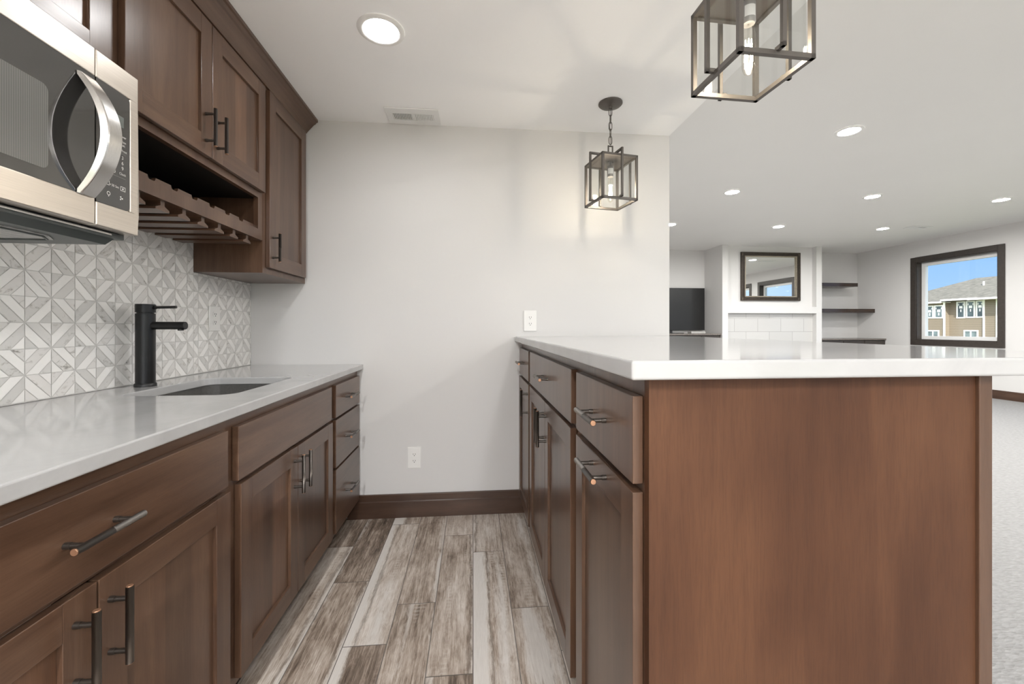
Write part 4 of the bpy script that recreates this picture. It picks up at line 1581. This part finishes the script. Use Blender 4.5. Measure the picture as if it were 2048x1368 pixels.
M['bronze_dark2'] = plain('frame_field', (0.16, 0.135, 0.105), 0.5, 0.3, var=0.5, vscale=70)
M['bronze_light'] = plain('frame_edge', (0.30, 0.26, 0.20), 0.45, 0.4, var=0.2, vscale=50)
make_mirror()

def shelf(label, x0, x1, z0, z1):
    m = MB(); m.box(x0, x1, 7.91, YF - 0.001, z0, z1)
    tag(m.build('floating_shelf', M['shelfwood'], bevel=0.002), label, 'shelf', 'floating shelves right of the fireplace')
shelf('upper dark floating shelf right of the fireplace, stopping short of the corner', FX1 + 0.001, 7.905, 1.973, 2.047)
shelf('lower dark floating shelf right of the fireplace, reaching the window wall', FX1 + 0.001, XR - 0.001, 1.438, 1.516)

def alcove_cabinet(label, x0, x1, yf, ztop):
    e = empty('alcove_cabinet', ((x0 + x1) / 2, (yf + YF) / 2, 0))
    tag(e, label, 'cabinet', 'low alcove cabinets beside the fireplace')
    m = MB(); m.box(x0, x1, yf + 0.035, YF - 0.002, 0.09, ztop - 0.031); m.box(x0, x1, yf + 0.09, YF - 0.002, 0.0, 0.09)
    m.build('cabinet_body', M['casing'], e)
    m = MB(); m.box(x0, x1, yf, YF - 0.002, ztop - 0.03, ztop)
    m.build('granite_top', M['granite'], e, bevel=0.003)
    n = max(2, round((x1 - x0) / 0.46))
    wd = (x1 - x0) / n
    for i in range(n):
        a, b = x0 + i * wd + 0.01, x0 + (i + 1) * wd - 0.01
        d = MB(); d.box(a, b, yf + 0.016, yf + 0.0345, ztop - 0.19, ztop - 0.05)
        dr = d.build('drawer', M['casing'], e, bevel=0.002)
        k_ = MB(); k_.cyl(((a + b) / 2, yf + 0.016, ztop - 0.12), ((a + b) / 2, yf - 0.006, ztop - 0.12), 0.012, 14)
        k_.build('knob', M['black_metal'], dr)
        d = MB()
        d.box(a, a + 0.06, yf + 0.016, yf + 0.0345, 0.11, ztop - 0.21); d.box(b - 0.06, b, yf + 0.016, yf + 0.0345, 0.11, ztop - 0.21)
        d.box(a + 0.06, b - 0.06, yf + 0.016, yf + 0.0345, 0.11, 0.17); d.box(a + 0.06, b - 0.06, yf + 0.016, yf + 0.0345, ztop - 0.27, ztop - 0.21)
        d.box(a + 0.06, b - 0.06, yf + 0.026, yf + 0.0345, 0.17, ztop - 0.27)
        d.build('door', M['casing'], e, bevel=0.002)
alcove_cabinet('low dark cabinet with granite top under the black screen', 3.20, FX0 - 0.001, 7.72, 1.012)
alcove_cabinet('low dark cabinet with granite top under the floating shelves', FX1 + 0.001, XR - 0.001, 7.67, 0.909)

e = empty('television', (4.02, 8.2, 1.0125))
tag(e, 'large flat black screen in the alcove left of the fireplace', 'television')
m = MB(); m.box(3.29, 4.775, 8.235, 8.285, 1.075, 1.945); 
m.build('screen_housing', M['rubber'], e, bevel=0.003)
m = MB(); m.box(3.298, 4.768, 8.2335, 8.2352, 1.090, 1.938)
m.build('screen', M['screen'], e)
m = MB(); m.box(3.8, 4.26, 8.10, 8.29, 1.0125, 1.024); m.box(3.97, 4.09, 8.255, 8.285, 1.024, 1.09)
m.build('stand', M['rubber'], e)
m = MB(); m.box(4.32, 4.62, 7.93, 8.08, 1.0125, 1.052)
tag(m.build('media_box', M['silver'], bevel=0.003), 'small light grey media box on the granite top below the black screen', 'media box')

# ------------------------------------------------------------------ outside
m = MB(); m.face([(-40, -60, -1.3), (120, -60, -1.3), (120, 120, -1.3), (-40, 120, -1.3)])
struct(m.build('ground', M['grass'], loc=(0, 0, -1.3), recalc=False))

def neighbour():
    e = empty('neighbour_house', (55, 40, -1.3))
    tag(e, 'tan sided two-storey house with grey shingle roof outside the window', 'house')
    XM, XP = 50.0, 49.4
    def wall(name, x, y0, y1, z1):
        m = MB(); m.box(x, 60, y0, y1, -1.3, z1)
        m.build('wall', M['siding'], e)
    wall('wall', XM, 36.45, 39.55, 4.0)
    wall('wall', XP, 39.55, 46.0, 3.85)
    wall('wall', XM - 0.05, 24.0, 36.45, 3.95)
    # hipped roof
    m = MB()
    ex, rz = 48.9, 6.66
    a, b = (ex, 46.6, 3.92), (ex, 23.5, 3.92)
    c, d_ = (63.2, 46.6, 3.92), (63.2, 23.5, 3.92)
    p, q = (56.0, 41.6, rz), (56.0, 23.5, rz - 0.1)
    m.face([b, a, p, q]); m.face([a, c, p]); m.face([c, d_, q, p]); m.face([d_, b, q]); m.face([a, b, d_, c])
    m.build('roof', M['shingle'], e)
    for x, y0, y1, z in ((48.8, 39.4, 46.7, 3.80), (48.86, 36.3, 39.4, 3.98), (48.7, 23.5, 36.9, 3.93)):
        m = MB(); m.box(x - 0.1, x + 0.08, y0, y1, z - 0.10, z + 0.07)
        m.build('gutter', M['house_trim'], e)
        m = MB(); m.box(x + 0.08, 50.2, y0, y1, z - 0.06, z + 0.0)
        m.build('soffit', M['house_trim'], e)
    for x, y in ((XP - 0.03, 39.53), (XM - 0.06, 36.50), (XM - 0.09, 35.45)):
        m = MB(); m.box(x - 0.03, x + 0.06, y - 0.07, y + 0.07, -1.3, 3.85)
        m.build('corner_trim', M['house_trim'], e)
    m = MB(); m.cyl((53.2, 38.9, 5.2), (53.2, 38.9, 5.95), 0.075, 12)
    m.build('vent_pipe', M['house_trim'], e)
    def win(x, y0, y1, z0, z1, sticker=True, split=False):
        m = MB()
        t = 0.11
        m.box(x - 0.06, x + 0.02, y0, y0 + t, z0, z1); m.box(x - 0.06, x + 0.02, y1 - t, y1, z0, z1)
        m.box(x - 0.06, x + 0.02, y0 + t, y1 - t, z0, z0 + t); m.box(x - 0.06, x + 0.02, y0 + t, y1 - t, z1 - t, z1)
        if split:
            m.box(x - 0.06, x + 0.02, (y0 + y1) / 2 - 0.05, (y0 + y1) / 2 + 0.05, z0 + t, z1 - t)
        f_ = m.build('window', M['house_trim'], e)
        m = MB(); m.box(x - 0.03, x - 0.01, y0 + t, y1 - t, z0 + t, z1 - t)
        m.build('pane', M['house_pane'], f_)
        if sticker:
            m = MB()
            yc = (y0 + y1) / 2
            m.box(x - 0.034, x - 0.031, yc - 0.14, yc + 0.14, z1 - 0.72, z1 - 0.47)
            m.box(x - 0.034, x - 0.031, yc - 0.05, yc + 0.05, z1 - 1.08, z1 - 0.82)
            for sy in (y0 + t + 0.04, y1 - t - 0.10):
                m.box(x - 0.034, x - 0.031, sy, sy + 0.06, z1 - 0.42, z1 - 0.22)
            m.build('sticker', M['house_trim'], f_)
    win(XM, 38.09, 38.85, 2.09, 3.81); win(XM, 37.25, 38.01, 2.11, 3.81); win(XM, 36.52, 37.17, 2.11, 3.81)
    win(XM, 36.99, 38.22, -0.22, 0.87, False, True)
    win(XP, 39.6, 40.46, 2.12, 3.50); win(XP, 40.53, 41.3, 2.12, 3.50)
    win(XP, 40.0, 41.2, -0.25, 0.84, False, True)
neighbour()
